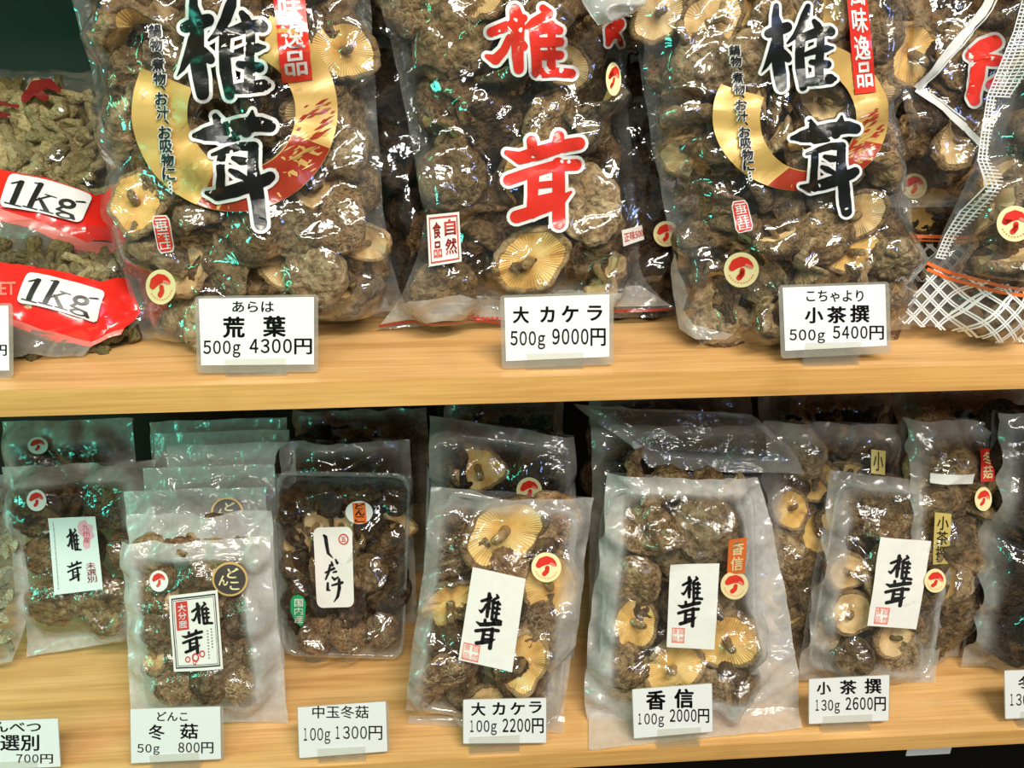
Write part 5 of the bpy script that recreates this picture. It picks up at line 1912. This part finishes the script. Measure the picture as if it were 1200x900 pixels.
# 5: crumpled pack behind the 2000 yen card
p5, t5_ = pack('crumpled pack with loose wide film margins behind the 2000 yen card', (810, 838), [(690, 880), (686, 800), (700, 660), (714, 556)], [(938, 852), (935, 780), (912, 640), (890, 560)], 105, lean=18, filmm='film_milky', D=0.027, mar=(.09, .20, .23, .08),
               tq=[(717, 577), (880, 580), (885, 800), (705, 800)], amp=0.0042)
flap(t5_, p5.fr, (690, 838), (935, 836), (690, 881), (940, 856), seed=4)
brush_label(p5, t5_, [(785, 661), (843, 660), (837, 761), (781, 758)], tb=(.24, .14, .70, .43), bb=(.18, .42, .66, .75), seal=(.10, .76, .36, .94), k=.98)
strip(p5, t5_, 'orange_name_sticker', [(852, 631), (873, 628), (871, 670), (850, 671)], 'orange', '香信', 'cream_sticker')
mushroom_sticker(p5, t5_, 861, 686, 16.5, 0.15)
fill_bag(p5, 'crumpled pack', 'dried mushrooms in the 2000 yen pack', 0.027, random.Random(6), ['round', 'flat', 'curled'], ['capA', 'capB', 'capB'], ['gillC', 'gillY'], [('white label', 812, 710), ('mushroom sticker', 861, 686), ('orange name sticker', 862, 650), ('price card', 790, 830)],
         modes=('cap', 'cap', 'side'), specials=[(742, 728, 31, 'gillflat', 'flat', 'capB', 'gillY', 'golden', .75), (788, 782, 34, 'gillflat', 'flat', 'capB', 'gillY', 'pale golden', .75), (852, 752, 36, 'gill', 'flat', 'capB', 'gillY', 'golden', .65), (755, 618, 36, 'cap', 'curled', 'capA', 'gillC', 'dark-hollowed', .7),
                                                 (828, 622, 40, 'cap', 'round', 'capB', 'gillC', 'broad', .6), (745, 680, 32, 'cap', 'round', 'capA', 'gillC', 'wrinkled', .55), (800, 660, 28, 'cap', 'flat', 'capB', 'gillC', 'wrinkled', .5), (735, 780, 26, 'cap', 'round', 'capA', 'gillC', 'small', .5)])
# the drooping flap of film over it and the packs behind
fr = frame(800, 560, ZL + 0.20, 48, 0, 0, y=0.10)
t = thing('plastic_bag', 'empty drooping milky bag lying over the packs behind the 2000 yen pack', 'plastic', fr)
fb = Bag(fr, [(760, 548), (735, 520), (700, 495), (672, 474)], [(942, 556), (930, 530), (905, 506), (880, 486)], D=0.006, B=0.003, mar=(.08, .05, .2, .1), amp=0.0045, seed=7, ground=False)
fb.film(t, film_mat('milky_loose_film', 0.12, gloss=1.1, edge=0.30, rough=0.15, wrinkle=0.6, wscale=30), M['film_back'], 60, 30)
ybk = p5.fr.translation.y
behind('dark pack under the drooping bag behind the 2000 yen pack', 790, 700, ybk + 0.10, (690, 492), (900, 500), 0.024, 0.028, 151, 'film_soft', ['round', 'flat'], ['capC', 'capA'], ['gillY'], 'pack behind crumpled pack', lean=15, z=ZL, group='packs behind the front row',
       name='mushroom_pack', cat='pack', win=(690, 500, 900, 590), heap=True)

# 6: pack behind the 2600 yen card
p6, t6_ = pack('neat pack with gold foil strip sticker behind the 2600 yen card', (1015, 805), [(938, 800), (946, 740), (962, 640), (976, 552)], [(1100, 804), (1110, 740), (1128, 650), (1142, 566)], 106, lean=20, filmm='film_soft', D=0.024, mar=(.12, .20, .14, .08), amp=0.0026,
               tq=[(985, 570), (1118, 578), (1090, 790), (950, 780)])
brush_label(p6, t6_, [(1031, 629), (1091, 634), (1073, 737), (1016, 733)], tb=(.24, .17, .74, .46), bb=(.22, .45, .74, .76), seal=(.12, .78, .40, .97), k=.98)
strip(p6, t6_, 'gold_foil_sticker', [(1095, 600), (1114, 602), (1111, 660), (1092, 661)], 'gold_foil', '小茶撰', 'ink', 0.01)
mushroom_sticker(p6, t6_, 1095, 680, 12.5, 0.3, 'cream_sticker', 14)
fill_bag(p6, 'neat pack', 'dried mushrooms in the 2600 yen pack', 0.021, random.Random(8), ['round', 'thick', 'flat'], ['capB', 'capA', 'capD'], ['gillC'], [('white label', 1053, 683), ('mushroom sticker', 1095, 680), ('gold foil sticker', 1103, 630), ('price card', 995, 820)],
         modes=('cap', 'cap', 'cap', 'side'), specials=[(990, 668, 23, 'gillflat', 'round', 'capD', 'gillC', 'golden', .8), (997, 718, 25, 'gillflat', 'round', 'capD', 'gillC', 'golden', .8), (1046, 748, 22, 'gill', 'round', 'capD', 'gillC', 'pale', .7), (1000, 770, 22, 'cap', 'thick', 'capA', 'gillC', 'reddish')], back=False)
y6 = p6.fr.translation.y
b6b, t6b = behind('shiny pack with upright gold foil sticker, behind between the 2000 and 2600 yen packs', 975, 700, y6 + 0.05, (893, 492), (1057, 496), 0.026, 0.024, 161, 'film_soft', ['round', 'thick', 'flat'], ['capB', 'capA', 'capC'], ['gillY'], 'pack behind neat pack', lean=14, z=ZL,
                  group='packs behind the front row', name='mushroom_pack', cat='pack', win=(890, 480, 1060, 760), specials=[(925, 595, 24, 'gillflat', 'flat', 'capB', 'gillY', 'golden', .8)], mar=(.07, .07, .06, .08))
strip(b6b, t6b, 'gold_foil_sticker', [(1020, 526), (1037, 528), (1036, 556), (1020, 554)], 'gold_foil', '小', 'ink', 0.01)
b6c, t6c = behind('tall glossy pack with red paper strip beside the 2600 yen pack', 1120, 700, y6 + 0.035, (1056, 488), (1190, 492), 0.03, 0.03, 162, 'film_soft', ['round', 'thick'], ['capB', 'capA'], ['gillY'], 'pack with the red strip', lean=12, z=ZL,
                  group='packs behind the front row', name='mushroom_pack', cat='pack', win=(1050, 480, 1200, 760), bottom=(0.008, -0.035), mar=(.07, .09, .06, .08), modes=('cap', 'cap', 'side'))
strip(b6c, t6c, 'red_paper_strip', [(1146, 526), (1164, 525), (1162, 562), (1146, 563)], 'red_print', '冬菇', 'cream_sticker', .015)
mushroom_sticker(b6c, t6c, 1151, 584, 10, 0.2, 'cream_sticker', 14)
b6c.draped('white_paper', Flat().poly([(1088, 553), (1140, 554), (1138, 566), (1087, 564)]), M['label_paper'], 0.002, t6c)
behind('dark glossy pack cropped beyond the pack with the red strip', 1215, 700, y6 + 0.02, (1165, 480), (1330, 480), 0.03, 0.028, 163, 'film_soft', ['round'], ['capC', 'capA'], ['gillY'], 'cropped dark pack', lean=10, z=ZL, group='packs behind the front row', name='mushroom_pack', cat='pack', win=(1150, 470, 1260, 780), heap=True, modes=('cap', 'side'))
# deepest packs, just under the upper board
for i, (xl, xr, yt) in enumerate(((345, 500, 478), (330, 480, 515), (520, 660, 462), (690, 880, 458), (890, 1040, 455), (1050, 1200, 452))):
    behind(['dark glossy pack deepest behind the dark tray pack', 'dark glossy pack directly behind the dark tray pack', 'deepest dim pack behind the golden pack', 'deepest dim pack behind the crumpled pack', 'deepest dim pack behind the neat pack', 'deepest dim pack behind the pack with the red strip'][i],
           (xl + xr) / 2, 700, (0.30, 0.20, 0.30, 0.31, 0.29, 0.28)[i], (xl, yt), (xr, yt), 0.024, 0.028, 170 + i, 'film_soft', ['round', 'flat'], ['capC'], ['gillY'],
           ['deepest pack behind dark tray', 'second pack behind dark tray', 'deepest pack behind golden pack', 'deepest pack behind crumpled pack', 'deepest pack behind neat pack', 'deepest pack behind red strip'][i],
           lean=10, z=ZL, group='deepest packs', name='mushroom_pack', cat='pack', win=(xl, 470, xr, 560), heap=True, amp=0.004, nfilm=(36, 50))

# ------------------------------------------------------------------ price cards
price_card([(233, 350), (368, 348), (368, 427), (236, 428)], [('あらは', 272, 353, 321, 366, .02), ('荒', 261, 371, 287, 396, .035), ('葉', 308, 370, 335, 395, .035), ('500g', 237, 399, 283, 415, .02), ('4300円', 291, 397, 367, 414, .02)],
           'price card reading 4300 yen, green glint on one edge', base_dy=13)
price_card([(591, 349), (714, 345), (714, 418), (593, 423)], [('大', 601, 359, 620, 379, .035), ('カ', 633, 359, 650, 378, .035), ('ケ', 658, 358, 678, 378, .035), ('ラ', 688, 358, 706, 376, .035), ('500g', 597, 388, 640, 405, .02), ('9000円', 646, 385, 711, 404, .02)],
           'price card reading 9000 yen under the red-character bag', base_dy=12)
price_card([(917, 337), (1037, 333), (1039, 405), (920, 411)], [('こちゃより', 945, 340, 1012, 354, .02), ('小', 943, 360, 965, 379, .035), ('茶', 969, 359, 992, 379, .035), ('撰', 996, 357, 1019, 378, .035), ('500g', 924, 386, 968, 399, .02), ('5400円', 975, 382, 1037, 397, .02)],
           'price card reading 5400 yen, before the smaller crescent bag', base_dy=20)
price_card([(-112, 361), (10, 358), (11, 434), (-110, 437)], [('500g', -105, 400, -65, 416, .02), ('円', -7, 404, 8, 417, .02)], 'price card cropped beside the red stem bags', base_dy=9)
price_card([(-42, 846), (68, 842), (71, 898), (-40, 903)], [('せんべつ', -28, 846, 48, 858, .02), ('選別', 0, 861, 46, 880, .02), ('700円', 18, 884, 63, 894, .015)], 'price card reading 700 yen before the pale slices', z=ZL, base_dy=10, lam=(1, 1, 1, 1))
price_card([(153, 831), (258, 828), (259, 889), (154, 894)], [('どんこ', 184, 834, 220, 845, .02), ('冬', 174, 849, 193, 867, .02), ('菇', 211, 848, 232, 866, .02), ('50g', 160, 872, 188, 882, .015), ('800円', 208, 870, 251, 882, .015)],
           'price card reading 800 yen before the framed-label pack', z=ZL, base_dy=11, lam=(1, 1, 4, 1))
price_card([(349, 829), (452, 822), (454, 880), (351, 888)], [('中玉冬菇', 366, 827, 432, 842, .01), ('100g', 354, 853, 388, 868, .008), ('1300円', 391, 851, 449, 866, .008)], 'price card reading 1300 yen before the dark tray pack', z=ZL, base_dy=8, lam=(1, 1, 3, 1))
price_card([(543, 820), (640, 818), (640, 870), (543, 871)], [('大', 552, 823, 569, 839, .03), ('カ', 577, 823, 592, 838, .03), ('ケ', 598, 823, 615, 838, .03), ('ラ', 620, 822, 635, 836, .03), ('100g', 549, 844, 583, 858, .015), ('2200円', 588, 842, 638, 858, .02)],
           'price card reading 2200 yen before the golden pack', z=ZL, base_dy=11, lam=(1, 1, 1, 1), holder=(.07, .68))
price_card([(741, 808), (834, 801), (835, 857), (743, 865)], [('香', 757, 809, 780, 832, .035), ('信', 790, 807, 813, 830, .035), ('100g', 746, 836, 779, 849, .015), ('2000円', 784, 831, 832, 846, .02)],
           'price card reading 2000 yen before the crumpled pack', z=ZL, base_dy=14, lam=(1, 1, 1, 1), holder=(.3, .85))
price_card([(948, 796), (1042, 791), (1041, 844), (948, 848)], [('小', 957, 799, 974, 814, .03), ('茶', 984, 797, 1004, 814, .03), ('撰', 1013, 795, 1033, 813, .03), ('130g', 954, 820, 985, 833, .015), ('2600円', 990, 817, 1039, 832, .02)],
           'price card reading 2600 yen before the neat pack', z=ZL, base_dy=10, lam=(1, 1, 1, 1), holder=(.18, .8))
price_card([(1177, 786), (1272, 783), (1272, 838), (1178, 842)], [('冬', 1193, 792, 1211, 809, .02), ('130g', 1182, 813, 1214, 827, .01)], 'price card cropped beyond the bare stretch of shelf', z=ZL, base_dy=10, lam=(1, 1, 1, 1))
# the card seen under the lower board
lt = hit(1063, 879, Vector((0, 0.03, 0)), Vector((0, 1, 0)))
rt_ = hit(1116, 872, Vector((0, 0.03, 0)), Vector((0, 1, 0)))
tag(box('paper_tag', lt.x, rt_.x, 0.0296, 0.0304, lt.z - 0.008, ZL - 0.0187, M['paper']), 'pale paper tag hanging under the lower shelf board', 'tag')

# ------------------------------------------------------------------ the films settle over the contents; prints, labels and stickers follow them
_done = set()
for bag_, job in JOBS:
    if id(bag_) not in _done:
        _done.add(id(bag_))
        bag_.settle()
    job()
